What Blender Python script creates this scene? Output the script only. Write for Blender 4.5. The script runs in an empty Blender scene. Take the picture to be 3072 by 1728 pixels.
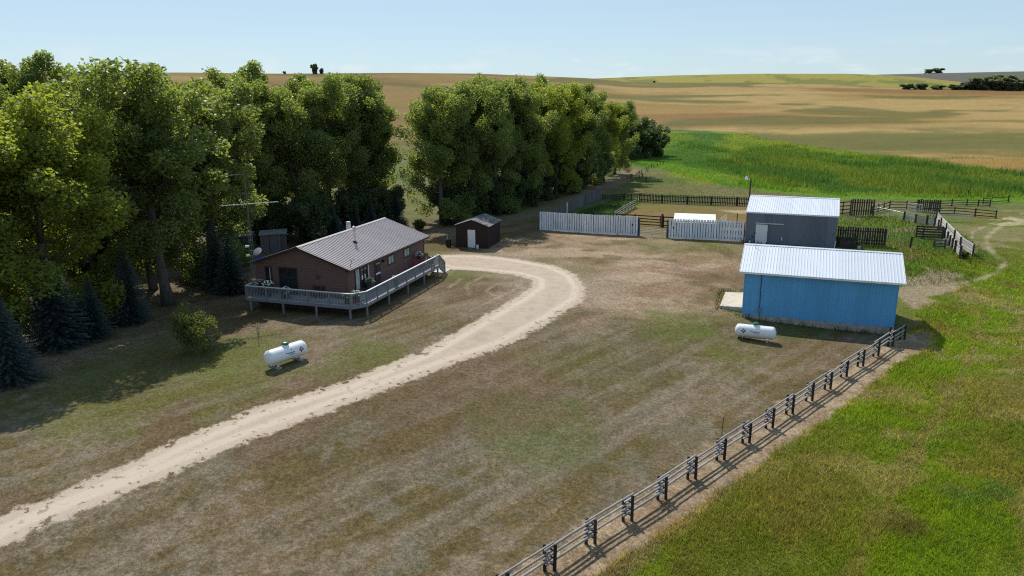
import bpy, math, random
import numpy as np
from mathutils import Vector, Matrix

# ---------------------------------------------------------------- scene, camera, sky, sun
scn = bpy.context.scene
col = scn.collection
CAM_H = 15.815
PITCH, ROLL = 0.2531, 0.0063
cam_d = bpy.data.cameras.new('camera')
cam = bpy.data.objects.new('camera', cam_d)
col.objects.link(cam)
cam_d.sensor_width = 36.0
cam_d.lens = 36.0 * 2214.88 / 3072.0
cam_d.clip_start = 0.5
cam_d.clip_end = 30000.0
_f = Vector((0, math.cos(PITCH), -math.sin(PITCH)))
_r = Vector((1, 0, 0))
_u = Vector((0, math.sin(PITCH), math.cos(PITCH)))
_R = _r * math.cos(ROLL) - _u * math.sin(ROLL)
_U = _u * math.cos(ROLL) + _r * math.sin(ROLL)
m = Matrix((( _R.x, _U.x, -_f.x, 0), (_R.y, _U.y, -_f.y, 0), (_R.z, _U.z, -_f.z, CAM_H), (0, 0, 0, 1)))
cam.matrix_world = m
scn.camera = cam

SUN_EL = math.radians(48.6)
SUN_AZ = math.radians(-19.0)          # from +Y, towards -X
world = bpy.data.worlds.new('World')
scn.world = world
world.use_nodes = True
wn = world.node_tree.nodes
wl = world.node_tree.links
wn.clear()
w_out = wn.new('ShaderNodeOutputWorld')
w_bg = wn.new('ShaderNodeBackground')
w_sky = wn.new('ShaderNodeTexSky')
w_sky.sky_type = 'NISHITA'
w_sky.sun_disc = False
w_sky.sun_elevation = SUN_EL
w_sky.sun_rotation = SUN_AZ
w_sky.altitude = 700
w_sky.air_density = 1.0
w_sky.dust_density = 0.3
w_sky.ozone_density = 1.5
w_bg.inputs['Strength'].default_value = 0.15
w_gam = wn.new('ShaderNodeGamma')               # soft tone curve, the same in every direction
w_gam.inputs['Gamma'].default_value = 0.40
w_mul = wn.new('ShaderNodeMix'); w_mul.data_type = 'RGBA'; w_mul.blend_type = 'MULTIPLY'
w_mul.inputs['Factor'].default_value = 1.0
w_mul.inputs['B'].default_value = (1.78, 2.16, 2.45, 1.0)
wl.new(w_sky.outputs[0], w_gam.inputs['Color'])
wl.new(w_gam.outputs[0], w_mul.inputs['A'])
w_tc = wn.new('ShaderNodeTexCoord'); w_map = wn.new('ShaderNodeMapping'); w_map.inputs['Scale'].default_value = (7.0, 7.0, 26.0)
w_noi = wn.new('ShaderNodeTexNoise'); w_noi.inputs['Scale'].default_value = 1.6; w_noi.inputs['Detail'].default_value = 7.0; w_noi.inputs['Roughness'].default_value = 0.6
w_sep = wn.new('ShaderNodeSeparateXYZ')
w_cl = wn.new('ShaderNodeMapRange'); w_cl.interpolation_type = 'SMOOTHSTEP'
for _i, _v in zip((1, 2, 3, 4), (0.50, 0.66, 0.0, 0.45)): w_cl.inputs[_i].default_value = _v
w_low = wn.new('ShaderNodeMapRange'); w_low.interpolation_type = 'SMOOTHSTEP'
for _i, _v in zip((1, 2, 3, 4), (0.03, 0.075, 1.0, 0.0)): w_low.inputs[_i].default_value = _v
w_m = wn.new('ShaderNodeMath'); w_m.operation = 'MULTIPLY'
w_cmix = wn.new('ShaderNodeMix'); w_cmix.data_type = 'RGBA'
w_cmix.inputs['B'].default_value = (5.6, 6.0, 6.2, 1.0)
wl.new(w_tc.outputs['Generated'], w_map.inputs[0]); wl.new(w_map.outputs[0], w_noi.inputs['Vector']); wl.new(w_tc.outputs['Generated'], w_sep.inputs[0])
wl.new(w_noi.outputs['Fac'], w_cl.inputs[0]); wl.new(w_sep.outputs['Z'], w_low.inputs[0])
wl.new(w_cl.outputs[0], w_m.inputs[0]); wl.new(w_low.outputs[0], w_m.inputs[1])
wl.new(w_m.outputs[0], w_cmix.inputs['Factor']); wl.new(w_mul.outputs['Result'], w_cmix.inputs['A'])
wl.new(w_cmix.outputs['Result'], w_bg.inputs['Color'])
wl.new(w_bg.outputs[0], w_out.inputs['Surface'])

sun_d = bpy.data.lights.new('sun', 'SUN')
sun_d.energy = 4.7
sun_d.angle = math.radians(0.53)
sun_d.color = (1.0, 0.95, 0.87)
sun = bpy.data.objects.new('sun', sun_d)
col.objects.link(sun)
to_sun = Vector((math.sin(SUN_AZ) * math.cos(SUN_EL), math.cos(SUN_AZ) * math.cos(SUN_EL), math.sin(SUN_EL)))
sun.rotation_euler = (-to_sun).to_track_quat('-Z', 'Y').to_euler()
sun.location = (0, 0, 60)

scn.view_settings.view_transform = 'Standard'
scn.view_settings.look = 'None'
scn.view_settings.gamma = 1.0
scn.view_settings.use_curve_mapping = False
scn.view_settings.exposure = 0.0
scn.cycles.max_bounces = 6
scn.cycles.transparent_max_bounces = 4
scn.cycles.use_denoising = False
scn.cycles.filter_width = 1.15

rng = np.random.default_rng(7)
random.seed(7)
PI = math.pi

# ---------------------------------------------------------------- object helpers
def link(o, parent=None):
    col.objects.link(o)
    if parent is not None:
        o.parent = parent
    return o

def tag(o, label=None, cat=None, group=None, kind=None):
    if label: o['label'] = label
    if cat: o['category'] = cat
    if group: o['group'] = group
    if kind: o['kind'] = kind
    return o

def thing(name, label, cat, loc=(0, 0, 0), rz=0.0, group=None):
    o = bpy.data.objects.new(name, None)
    o.empty_display_size = 0.3
    col.objects.link(o)
    o.location = loc
    o.rotation_euler = (0, 0, rz)
    return tag(o, label, cat, group)

def put(name, mesh, parent=None, loc=(0, 0, 0), rot=(0, 0, 0), scale=(1, 1, 1)):
    o = bpy.data.objects.new(name, mesh)
    link(o, parent)
    o.location = loc
    o.rotation_euler = rot
    o.scale = scale
    return o

class MB:
    """collects shapes into one mesh"""
    def __init__(s):
        s.v = []; s.f = []
    def add(s, vs, fs):
        n = len(s.v)
        s.v += [tuple(v) for v in vs]
        s.f += [tuple(i + n for i in f) for f in fs]
        return s
    def box(s, x0, x1, y0, y1, z0, z1):
        return s.add([(x0, y0, z0), (x1, y0, z0), (x1, y1, z0), (x0, y1, z0), (x0, y0, z1), (x1, y0, z1), (x1, y1, z1), (x0, y1, z1)],
                     [(0, 3, 2, 1), (4, 5, 6, 7), (0, 1, 5, 4), (1, 2, 6, 5), (2, 3, 7, 6), (3, 0, 4, 7)])
    def bar(s, a, b, w, h, up=(0, 0, 1)):
        """rectangular bar from a to b, w across, h along up"""
        a = Vector(a); b = Vector(b); d = (b - a).normalized(); up = Vector(up)
        sd = d.cross(up)
        if sd.length < 1e-4: sd = Vector((1, 0, 0))
        sd.normalize(); u = sd.cross(d).normalized()
        vs = []
        for p in (a, b):
            for i, j in ((-1, -1), (1, -1), (1, 1), (-1, 1)):
                vs.append(p + sd * (i * w / 2) + u * (j * h / 2))
        return s.add(vs, [(0, 1, 2, 3), (7, 6, 5, 4), (0, 4, 5, 1), (1, 5, 6, 2), (2, 6, 7, 3), (3, 7, 4, 0)])
    def tube(s, pts, rad, n=6, cap=True):
        pts = [Vector(p) for p in pts]
        if not hasattr(rad, '__len__'): rad = [rad] * len(pts)
        rings = []
        for i, p in enumerate(pts):
            d = (pts[min(i + 1, len(pts) - 1)] - pts[max(i - 1, 0)]).normalized()
            a = d.cross(Vector((0.13, 0.21, 0.97)))
            if a.length < 0.05: a = d.cross(Vector((1, 0, 0)))
            a.normalize(); b = d.cross(a)
            rings.append([p + (a * math.cos(2 * PI * k / n) + b * math.sin(2 * PI * k / n)) * rad[i] for k in range(n)])
        vs = [q for r in rings for q in r]
        fs = []
        for i in range(len(pts) - 1):
            for k in range(n):
                fs.append((i * n + k, i * n + (k + 1) % n, (i + 1) * n + (k + 1) % n, (i + 1) * n + k))
        if cap:
            fs.append(tuple(range(n - 1, -1, -1)))
            fs.append(tuple((len(pts) - 1) * n + k for k in range(n)))
        return s.add(vs, fs)
    def lathe(s, prof, n=16, axis='z', c=(0, 0, 0)):
        """prof: list of (r, h)"""
        vs = []
        for r, h in prof:
            for k in range(n):
                a = 2 * PI * k / n
                if axis == 'z': vs.append((c[0] + r * math.cos(a), c[1] + r * math.sin(a), c[2] + h))
                else: vs.append((c[0] + h, c[1] + r * math.cos(a), c[2] + r * math.sin(a)))
        fs = []
        for i in range(len(prof) - 1):
            for k in range(n):
                q = (i * n + k, i * n + (k + 1) % n, (i + 1) * n + (k + 1) % n, (i + 1) * n + k)
                fs.append(q if axis == 'z' else q[::-1])
        fs.append(tuple(range(n - 1, -1, -1))); fs.append(tuple((len(prof) - 1) * n + k for k in range(n)))
        return s.add(vs, fs)
    def mesh(s, name, mat=None, smooth=False):
        me = bpy.data.meshes.new(name)
        me.from_pydata(s.v, [], s.f)
        me.update()
        if mat is not None: me.materials.append(mat)
        if smooth: me.shade_smooth()
        return me
    def build(s, name, mat=None, parent=None, loc=(0, 0, 0), rot=(0, 0, 0), smooth=False):
        return put(name, s.mesh(name, mat, smooth), parent, loc, rot)

def np_mesh(name, V, F, mat=None, attrs=None, smooth=False):
    """V (n,3), F (m,k) all faces of one size; attrs: {name: (type, domain, flat array)}"""
    me = bpy.data.meshes.new(name)
    V = np.ascontiguousarray(V, dtype=np.float32); F = np.ascontiguousarray(F, dtype=np.int32)
    k = F.shape[1]
    me.vertices.add(len(V)); me.vertices.foreach_set('co', V.ravel())
    me.loops.add(F.size); me.loops.foreach_set('vertex_index', F.ravel())
    me.polygons.add(len(F))
    me.polygons.foreach_set('loop_start', np.arange(0, F.size, k, dtype=np.int32))
    if smooth: me.polygons.foreach_set('use_smooth', np.ones(len(F), dtype=bool))
    me.update(calc_edges=True)
    for an, (t, dom, arr) in (attrs or {}).items():
        a = me.attributes.new(an, t, dom)
        key = {'FLOAT': 'value', 'FLOAT_COLOR': 'color', 'BYTE_COLOR': 'color'}[t]
        a.data.foreach_set(key, np.ascontiguousarray(arr, dtype=np.float32).ravel())
    if mat is not None: me.materials.append(mat)
    return me

# ---------------------------------------------------------------- materials
class NT:
    def __init__(s, name):
        s.m = bpy.data.materials.new(name); s.m.use_nodes = True
        s.t = s.m.node_tree; s.n = s.t.nodes; s.l = s.t.links
        s.n.clear()
        s.out = s.n.new('ShaderNodeOutputMaterial')
    def N(s, typ, **kw):
        x = s.n.new('ShaderNode' + typ)
        for k, v in kw.items(): setattr(x, k, v)
        return x
    def set(s, sock, val):
        if hasattr(val, 'is_output') or isinstance(val, bpy.types.NodeSocket): s.l.new(val, sock)
        elif isinstance(val, (tuple, list)) and len(val) == 3 and sock.type == 'RGBA': sock.default_value = (*val, 1)
        else: sock.default_value = val
    def math(s, op, a, b=0.0, clamp=False):
        x = s.N('Math', operation=op, use_clamp=clamp); s.set(x.inputs[0], a); s.set(x.inputs[1], b); return x.outputs[0]
    def mix(s, fac, a, b, mode='MIX'):
        x = s.N('Mix', data_type='RGBA', blend_type=mode); s.set(x.inputs['Factor'], fac); s.set(x.inputs['A'], a); s.set(x.inputs['B'], b); return x.outputs['Result']
    def noise(s, vec, scale, detail=4, rough=0.55, typ='FBM'):
        x = s.N('TexNoise'); x.inputs['Scale'].default_value = scale; x.inputs['Detail'].default_value = detail; x.inputs['Roughness'].default_value = rough
        if vec is not None: s.l.new(vec, x.inputs['Vector'])
        return x.outputs['Fac']
    def ramp(s, fac, lo, hi, a=0.0, b=1.0):
        x = s.N('MapRange', interpolation_type='SMOOTHSTEP'); s.set(x.inputs[0], fac)
        for i, v in zip((1, 2, 3, 4), (lo, hi, a, b)): x.inputs[i].default_value = v
        return x.outputs[0]
    def pos(s):
        return s.N('NewGeometry').outputs['Position']
    def obj(s):
        return s.N('TexCoord').outputs['Object']
    def mapping(s, vec, scale=(1, 1, 1)):
        x = s.N('Mapping'); s.l.new(vec, x.inputs[0]); x.inputs['Scale'].default_value = scale; return x.outputs[0]
    def rnd(s):
        return s.N('ObjectInfo').outputs['Random']
    def bump(s, h, strength=0.3, dist=0.02):
        x = s.N('Bump'); x.inputs['Strength'].default_value = strength; x.inputs['Distance'].default_value = dist; s.l.new(h, x.inputs['Height']); return x.outputs[0]
    def bsdf(s, color, rough=0.7, metal=0.0, spec=0.4, normal=None, **kw):
        b = s.N('BsdfPrincipled')
        s.set(b.inputs['Base Color'], color); s.set(b.inputs['Roughness'], rough); s.set(b.inputs['Metallic'], metal)
        b.inputs['Specular IOR Level'].default_value = spec
        if normal is not None: s.l.new(normal, b.inputs['Normal'])
        for k, v in kw.items(): s.set(b.inputs[k], v)
        s.l.new(b.outputs[0], s.out.inputs['Surface'])
        return b

def m_wood(name, c1, c2, rough=0.85, wear=None, grain=(1, 1, 1), var=0.35):
    t = NT(name)
    p = t.mapping(t.pos(), grain)
    n = t.noise(p, 3.0, 5, 0.65)
    c = t.mix(t.ramp(n, 0.3, 0.7), c1, c2)
    r = t.rnd()
    k = t.ramp(r, 0, 1, 1 - var, 1 + var)
    hsv = t.N('HueSaturation'); t.set(hsv.inputs['Value'], k); t.l.new(c, hsv.inputs['Color'])
    c = hsv.outputs[0]
    if wear is not None:
        w = t.noise(t.mapping(t.pos(), (1, 1, 0.35)), 2.3, 6, 0.7)
        c = t.mix(t.math('MULTIPLY', t.ramp(w, 0.52, 0.66), wear[3]), c, wear[:3])
    t.bsdf(c, rough, 0, 0.25, t.bump(n, 0.25, 0.01))
    return t.m

def m_plain(name, c, rough=0.6, metal=0.0, spec=0.4, var=0.12, scale=2.0, dirt=None):
    t = NT(name)
    n = t.noise(t.pos(), scale, 5, 0.6)
    k = t.ramp(n, 0.25, 0.75, 1 - var, 1 + var)
    hsv = t.N('HueSaturation'); t.set(hsv.inputs['Value'], k); hsv.inputs['Color'].default_value = (*c, 1)
    cc = hsv.outputs[0]
    if dirt is not None:
        d = t.noise(t.mapping(t.pos(), (1, 1, 0.3)), 1.7, 6, 0.7)
        cc = t.mix(t.math('MULTIPLY', t.ramp(d, 0.5, 0.72), dirt[3]), cc, dirt[:3])
    t.bsdf(cc, rough, metal, spec)
    return t.m

def m_panel(name, c, rough, metal, dirt, amt, var=0.1, streak=(3, 3, 0.25)):
    """painted or bare sheet metal with run-off streaks"""
    t = NT(name)
    n = t.noise(t.mapping(t.pos(), streak), 1.6, 6, 0.65)
    n2 = t.noise(t.pos(), 0.6, 3)
    r = t.ramp(t.rnd(), 0, 1, 1 - var, 1 + var)
    hsv = t.N('HueSaturation'); t.set(hsv.inputs['Value'], r); hsv.inputs['Color'].default_value = (*c, 1)
    cc = t.mix(t.math('MULTIPLY', t.ramp(n, 0.42, 0.75), amt), hsv.outputs[0], dirt)
    cc = t.mix(t.math('MULTIPLY', t.ramp(n2, 0.5, 0.8), amt * 0.5), cc, dirt)
    t.bsdf(cc, t.ramp(n, 0.2, 0.8, rough - 0.08, rough + 0.12), metal, 0.4, t.bump(n2, 0.05, 0.02))
    return t.m

def m_leaf(name, dark, light, trans=0.42, rough=0.42, autumn=None):
    t = NT(name)
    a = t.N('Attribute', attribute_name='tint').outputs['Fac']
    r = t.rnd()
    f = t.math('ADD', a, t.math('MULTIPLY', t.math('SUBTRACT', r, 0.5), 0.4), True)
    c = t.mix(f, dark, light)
    p = t.N('BsdfPrincipled'); t.set(p.inputs['Base Color'], c); p.inputs['Roughness'].default_value = rough; p.inputs['Specular IOR Level'].default_value = 0.32
    tr = t.N('BsdfTranslucent'); t.set(tr.inputs['Color'], t.mix(0.7, c, (light[0] * 1.85, light[1] * 1.95, light[2] * 0.8)))
    mx = t.N('MixShader'); mx.inputs[0].default_value = trans
    t.l.new(p.outputs[0], mx.inputs[1]); t.l.new(tr.outputs[0], mx.inputs[2]); t.l.new(mx.outputs[0], t.out.inputs['Surface'])
    return t.m

def m_blade(name, trans=0.55):
    t = NT(name)
    c = t.N('Attribute', attribute_name='cover').outputs['Color']
    p = t.N('BsdfPrincipled'); t.set(p.inputs['Base Color'], c); p.inputs['Roughness'].default_value = 0.6; p.inputs['Specular IOR Level'].default_value = 0.25
    tr = t.N('BsdfTranslucent'); t.set(tr.inputs['Color'], c)
    mx = t.N('MixShader'); mx.inputs[0].default_value = trans
    t.l.new(p.outputs[0], mx.inputs[1]); t.l.new(tr.outputs[0], mx.inputs[2]); t.l.new(mx.outputs[0], t.out.inputs['Surface'])
    return t.m

def m_glass(name, c=(0.02, 0.025, 0.03)):
    t = NT(name); t.bsdf(c, 0.06, 0, 0.6); return t.m

M = {}
M['house_wall'] = m_wood('brown siding', (0.185, 0.105, 0.084), (0.15, 0.085, 0.070), 0.75, None, (0.3, 0.3, 6), 0.06)
M['house_roof'] = m_panel('brown grey roof metal', (0.50, 0.43, 0.415), 0.42, 0.0, (0.60, 0.54, 0.52), 0.35, 0.05)
M['trim_dark'] = m_plain('dark brown trim', (0.045, 0.025, 0.02), 0.6)
M['trim_white'] = m_plain('white trim', (0.78, 0.78, 0.76), 0.5)
M['glass'] = m_glass('window glass')
M['curtain'] = m_plain('pale curtain', (0.5, 0.5, 0.47), 0.9, 0, 0.1)
M['deck_grey'] = m_wood('backlit grey deck paint', (0.235, 0.24, 0.25), (0.185, 0.19, 0.20), 0.6, None, (1, 1, 1), 0.08)  # backlit shade of the railing is put into this darker grey
M['deck_floor'] = m_wood('deck boards', (0.47, 0.47, 0.50), (0.40, 0.40, 0.43), 0.6, None, (1, 1, 1), 0.08)
M['deck_cap'] = m_wood('sunlit rail cap', (0.74, 0.74, 0.74), (0.66, 0.66, 0.66), 0.45, None, (1, 1, 1), 0.05)  # sun glare on caps and treads is put into the colour
M['galv'] = m_plain('galvanised steel', (0.55, 0.56, 0.57), 0.4, 0.7, 0.5)
M['roof_zinc'] = m_panel('pale roof sheet', (0.64, 0.68, 0.73), 0.5, 0.15, (0.5, 0.53, 0.57), 0.45, 0.04)
M['blue_wall'] = m_panel('blue wall sheet', (0.11, 0.365, 0.64), 0.5, 0.0, (0.085, 0.30, 0.54), 0.6, 0.06)
M['grey_wall'] = m_panel('charcoal wall sheet', (0.145, 0.165, 0.20), 0.55, 0.0, (0.20, 0.21, 0.22), 0.5, 0.14)
M['concrete'] = m_plain('concrete', (0.36, 0.33, 0.29), 0.9, 0, 0.2, 0.25, 3.0, (0.2, 0.18, 0.15, 0.5))
M['slab'] = m_plain('pale concrete slab', (0.55, 0.49, 0.41), 0.9, 0, 0.2, 0.15, 2.0, (0.35, 0.29, 0.22, 0.5))
M['shed_wall'] = m_wood('dark brown panel', (0.05, 0.03, 0.026), (0.04, 0.025, 0.022), 0.8, None, (4, 4, 0.4), 0.05)
M['shingle'] = m_wood('weathered grey shingle', (0.10, 0.10, 0.11), (0.2, 0.19, 0.18), 0.85, None, (2, 2, 2), 0.4)
M['door_white'] = m_plain('white door', (0.74, 0.76, 0.76), 0.5, 0, 0.4, 0.05)
M['fence_white'] = m_wood('whitewashed board', (0.86, 0.87, 0.89), (0.76, 0.77, 0.80), 0.75, (0.45, 0.45, 0.46, 0.5), (3, 3, 0.6), 0.1)
M['fence_dark'] = m_wood('old dark board', (0.075, 0.062, 0.055), (0.045, 0.038, 0.034), 0.9, (0.16, 0.14, 0.12, 0.4), (3, 3, 0.5), 0.35)
M['fence_grey'] = m_wood('silver grey board', (0.15, 0.145, 0.15), (0.10, 0.098, 0.10), 0.9, None, (3, 3, 0.5), 0.25)
M['plank_pale'] = m_wood('pale plank', (0.62, 0.59, 0.55), (0.46, 0.43, 0.39), 0.9, (0.25, 0.22, 0.19, 0.4), (1, 1, 3), 0.2)  # sun on the chute planks is put into this pale tone
M['rail_brown'] = m_wood('red brown rail', (0.10, 0.055, 0.04), (0.06, 0.036, 0.03), 0.9, None, (1, 1, 1), 0.3)
M['pole_grey'] = m_wood('peeled pole', (0.40, 0.37, 0.34), (0.29, 0.265, 0.24), 0.8, (0.13, 0.11, 0.10, 0.5), (1, 1, 1), 0.15)
M['post_dark'] = m_wood('dark fence post', (0.055, 0.046, 0.04), (0.036, 0.03, 0.027), 0.9, None, (3, 3, 0.6), 0.25)
M['tank'] = m_plain('white tank paint', (0.82, 0.83, 0.83), 0.32, 0, 0.5, 0.03, 1.0, (0.6, 0.58, 0.54, 0.18))
M['green_cap'] = m_plain('green tank lid', (0.012, 0.15, 0.075), 0.35, 0, 0.5)
M['sign_red'] = m_plain('red sign', (0.25, 0.015, 0.025), 0.5)
M['sign_dark'] = m_plain('black sign edge', (0.02, 0.015, 0.02), 0.5)
M['sign_pale'] = m_plain('pale sign print', (0.7, 0.6, 0.6), 0.5)
M['ink_blue'] = m_plain('blue lettering', (0.02, 0.05, 0.16), 0.5)
M['block'] = m_plain('grey block', (0.3, 0.28, 0.26), 0.9)
M['black'] = m_plain('black plastic', (0.015, 0.015, 0.016), 0.5)
M['blue_tarp'] = m_plain('blue plastic', (0.02, 0.05, 0.30), 0.5)
M['red_paint'] = m_plain('red chair paint', (0.30, 0.035, 0.045), 0.45)
M['terracotta'] = m_plain('brown pot', (0.19, 0.075, 0.05), 0.8)
M['pot_dark'] = m_plain('slate blue pot', (0.05, 0.055, 0.09), 0.6)
M['petal'] = m_plain('cream petals', (0.72, 0.72, 0.55), 0.7, 0, 0.2, 0.1)
M['petal_pale'] = m_plain('lilac white petals', (0.6, 0.58, 0.62), 0.7, 0, 0.2, 0.1)
M['dish'] = m_plain('pale grey dish', (0.6, 0.61, 0.63), 0.45)
M['yellow'] = m_plain('pale yellow plastic', (0.72, 0.66, 0.30), 0.5)
M['bark'] = m_wood('grey poplar bark', (0.135, 0.115, 0.095), (0.075, 0.062, 0.05), 0.95, None, (2, 2, 0.7), 0.15)
M['bark_dark'] = m_wood('dark bark', (0.07, 0.055, 0.045), (0.045, 0.036, 0.03), 0.95, None, (2, 2, 0.7), 0.1)
M['leaf'] = m_leaf('poplar leaf', (0.100, 0.128, 0.068), (0.245, 0.285, 0.072), 0.5, 0.45)
M['leaf_bright'] = m_leaf('yellow green leaf', (0.115, 0.150, 0.048), (0.295, 0.32, 0.055), 0.54, 0.48)
M['leaf_shrub'] = m_leaf('shrub leaf', (0.07, 0.095, 0.03), (0.19, 0.21, 0.06), 0.42)
M['leaf_dark'] = m_leaf('dark shrub leaf', (0.05, 0.075, 0.036), (0.11, 0.145, 0.058), 0.4)
M['leaf_far'] = m_leaf('hazed far leaf', (0.13, 0.15, 0.125), (0.19, 0.215, 0.16), 0.55, 0.8)  # distance haze is put into a paler, greyer leaf colour
M['tower'] = m_plain('shaded tower steel', (0.14, 0.145, 0.165), 0.6, 0.2, 0.4)  # shade on the tower is put into a dark bluish colour
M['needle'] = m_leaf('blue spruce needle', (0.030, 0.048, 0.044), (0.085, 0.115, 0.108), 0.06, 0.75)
M['blade'] = m_blade('grass blade')
M['rust_white'] = m_plain('white gate paint', (0.72, 0.7, 0.68), 0.5, 0, 0.4, 0.1, 3, (0.3, 0.1, 0.06, 0.6))

# ---------------------------------------------------------------- terrain
def S(t):
    t = np.clip(t, 0, 1); return t * t * (3 - 2 * t)

def vnoise(x, y, seed=0):
    xi = np.floor(x).astype(np.int64); yi = np.floor(y).astype(np.int64)
    fx = x - xi; fy = y - yi
    fx = fx * fx * (3 - 2 * fx); fy = fy * fy * (3 - 2 * fy)
    def h(a, b):
        n = (a * 374761393 + b * 668265263 + seed * 974711) & 0xffffffff
        n = ((n ^ (n >> 13)) * 1274126177) & 0xffffffff
        return ((n ^ (n >> 16)) & 0xffff) / 65535.0
    return (h(xi, yi) * (1 - fx) + h(xi + 1, yi) * fx) * (1 - fy) + (h(xi, yi + 1) * (1 - fx) + h(xi + 1, yi + 1) * fx) * fy

def fbm(x, y, seed=0, o=4, g=0.5):
    t = 0; a = 1; s = 0
    for i in range(o):
        t = t + a * vnoise(x * 2 ** i + 17.3 * i, y * 2 ** i + 5.1 * i, seed + i); s += a; a *= g
    return t / s

R1 = [(-180, .02), (-60, .022), (-44.25, .0229), (-33.58, .0272), (-28.1, .0294), (-23.3, .031), (-16.8, .0301), (-8.4, .0312), (-2.5, .0299), (1.94, .0265), (6.07, .0229), (9.0, .0172), (16.35, .0158), (21.9, .0132), (27.8, .0071), (33.9, .0042), (41.8, .0028), (60, .005), (180, .02)]
R2 = [(-180, .018), (-5, .016), (0.45, .0171), (6.07, .0224), (12.1, .0253), (17.7, .026), (24.1, .0241), (27.8, .0195), (30.5, .013), (33.9, .0088), (45, .008), (180, .018)]
R3 = [(-180, .017), (10, .017), (17.7, .0205), (25.8, .0227), (30.0, .0231), (33.75, .0234), (41.6, .0208), (180, .017)]
D1, D2, D3 = 800.0, 1500.0, 3000.0

def yard(x, y):
    s = -.737 * (x - 1.2) + .676 * (y - 22.5)
    return -1.7 * (1 - S((s - 4) / 22.)) * (1 - .78 * S((y - 64) / 15.))

def ground_z(x, y):
    x = np.asarray(x, float); y = np.asarray(y, float)
    r = np.hypot(x, y); az = np.degrees(np.arctan2(x, y))
    z0 = yard(x, y)
    def ridge(T, D):
        a = np.array(T); w = 0
        for k, wt in ((-0.8, 1), (0, 2), (0.8, 1)): w = w + wt * np.interp(az + k, a[:, 0], a[:, 1])
        return CAM_H + D * w / 4
    z1 = ridge(R1, D1); z2 = ridge(R2, D2); z3 = ridge(R3, D3)
    t1 = np.clip((r - 230) / (D1 - 230), 0, 1)
    h1 = t1 ** 1.35 * z1 + np.sin(PI * t1) ** 2 * 2.2 * (fbm(x / 90 + 3, y / 90, 5, 3) - 0.5)
    # beyond each crest the land dips a little, then climbs to the next one
    def hop(ra, za, rb, zb, dip):
        t = np.clip((r - ra) / (rb - ra), 0, 1)
        return za + (zb - za) * S(t) - dip * np.sin(PI * np.clip(t, 0, 1)) ** 2 * (t < 1)
    h2 = hop(D1, z1, D2, z2, 14.0)
    h3 = hop(D2, z2, D3, z3, 26.0)
    h4 = z3 - S((r - D3) / 3000) * 60
    z = np.where(r < 230, z0, np.where(r < D1, z0 * (1 - S((r - 230) / 100)) + h1, np.where(r < D2, h2, np.where(r < D3, h3, h4))))
    small = 0.10 * (fbm(x / 6, y / 6, 11, 3) - .5) * S((r - 14) / 10) * (1 - S((r - 200) / 100))
    field = S((-( -.737 * (x - 1.2) + .676 * (y - 22.5)) - 2) / 3) * (y < 80)
    return z + small * (1 + 2.5 * field)

def gz(x, y): return float(ground_z(np.array([x]), np.array([y]))[0])

def sd_poly(x, y, poly):
    """signed distance to polygon, positive inside"""
    d = np.full(x.shape, 1e9); ins = np.zeros(x.shape, bool)
    n = len(poly)
    for i in range(n):
        ax, ay = poly[i]; bx, by = poly[(i + 1) % n]
        ex, ey = bx - ax, by - ay; wx, wy = x - ax, y - ay
        t = np.clip((wx * ex + wy * ey) / (ex * ex + ey * ey + 1e-9), 0, 1)
        d = np.minimum(d, np.hypot(wx - ex * t, wy - ey * t))
        c = ((ay <= y) & (by > y)) | ((by <= y) & (ay > y))
        xi = ax + (y - ay) / (by - ay + 1e-12) * ex
        ins ^= c & (x < xi)
    return np.where(ins, d, -d)

def sd_line(x, y, pts):
    d = np.full(x.shape, 1e9)
    for (ax, ay), (bx, by) in zip(pts[:-1], pts[1:]):
        ex, ey = bx - ax, by - ay; wx, wy = x - ax, y - ay
        t = np.clip((wx * ex + wy * ey) / (ex * ex + ey * ey + 1e-9), 0, 1)
        d = np.minimum(d, np.hypot(wx - ex * t, wy - ey * t))
    return d

DRIVE = [(-34, 10), (-22.6, 23.9), (-20.7, 26.6), (-18.8, 29.3), (-16.6, 32.9), (-13.9, 36.9), (-9.8, 40.8), (-6.2, 45.6), (-2.9, 51.7), (0.1, 57.9), (1.6, 61.5), (1.7, 64.0), (0.1, 66.0), (-3.3, 67.6), (-6.0, 68.2),
         (-9.5, 72), (-7.3, 75.3), (-3.6, 75.2), (0.5, 73.1), (4.3, 69.7), (5.9, 66.0), (6.4, 61.4), (5.9, 58.1), (3.3, 53.0), (-0.2, 47.5), (-4.0, 43.4), (-8.6, 38.2), (-12.8, 33.4), (-16.5, 28.6), (-18.8, 25.7), (-19.4, 24.5), (-21.3, 22.2), (-31, 8)]
STRIP = [(-8, 16), (-0.9, 24.0), (1.7, 25.9), (5.5, 29.9), (10.5, 35.0), (16.9, 41.1), (25.1, 48.3), (28.8, 52.2), (31.8, 53.5), (29.8, 50.0), (26.3, 47.2), (20.9, 41.8), (15.0, 35.8), (9.3, 30.3), (4.9, 25.9), (2.7, 23.9), (-5, 15)]
MEADOW = [(20, 190), (31, 216), (62, 315), (88, 296), (93, 246), (100, 205), (101, 169), (106, 152), (160, 135), (160, 112), (82, 116), (53, 119), (43, 128), (36, 141), (34, 165), (29, 180)]
REEDS = [(46, 190), (60, 240), (88, 232), (97, 170), (112, 140), (112, 119), (84, 119), (58, 124), (47, 132), (41, 150)]
TRACK1 = [(70, 101.4), (62.7, 95.0), (56, 88.5), (53.3, 84.2)]
TRACK2 = [(72, 103), (64.2, 94.9), (58.5, 88.5), (54.9, 84.1), (52, 79), (50.7, 76.0), (50.3, 73.4), (47.8, 70.6), (45.3, 69.0), (41, 67)]
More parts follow.
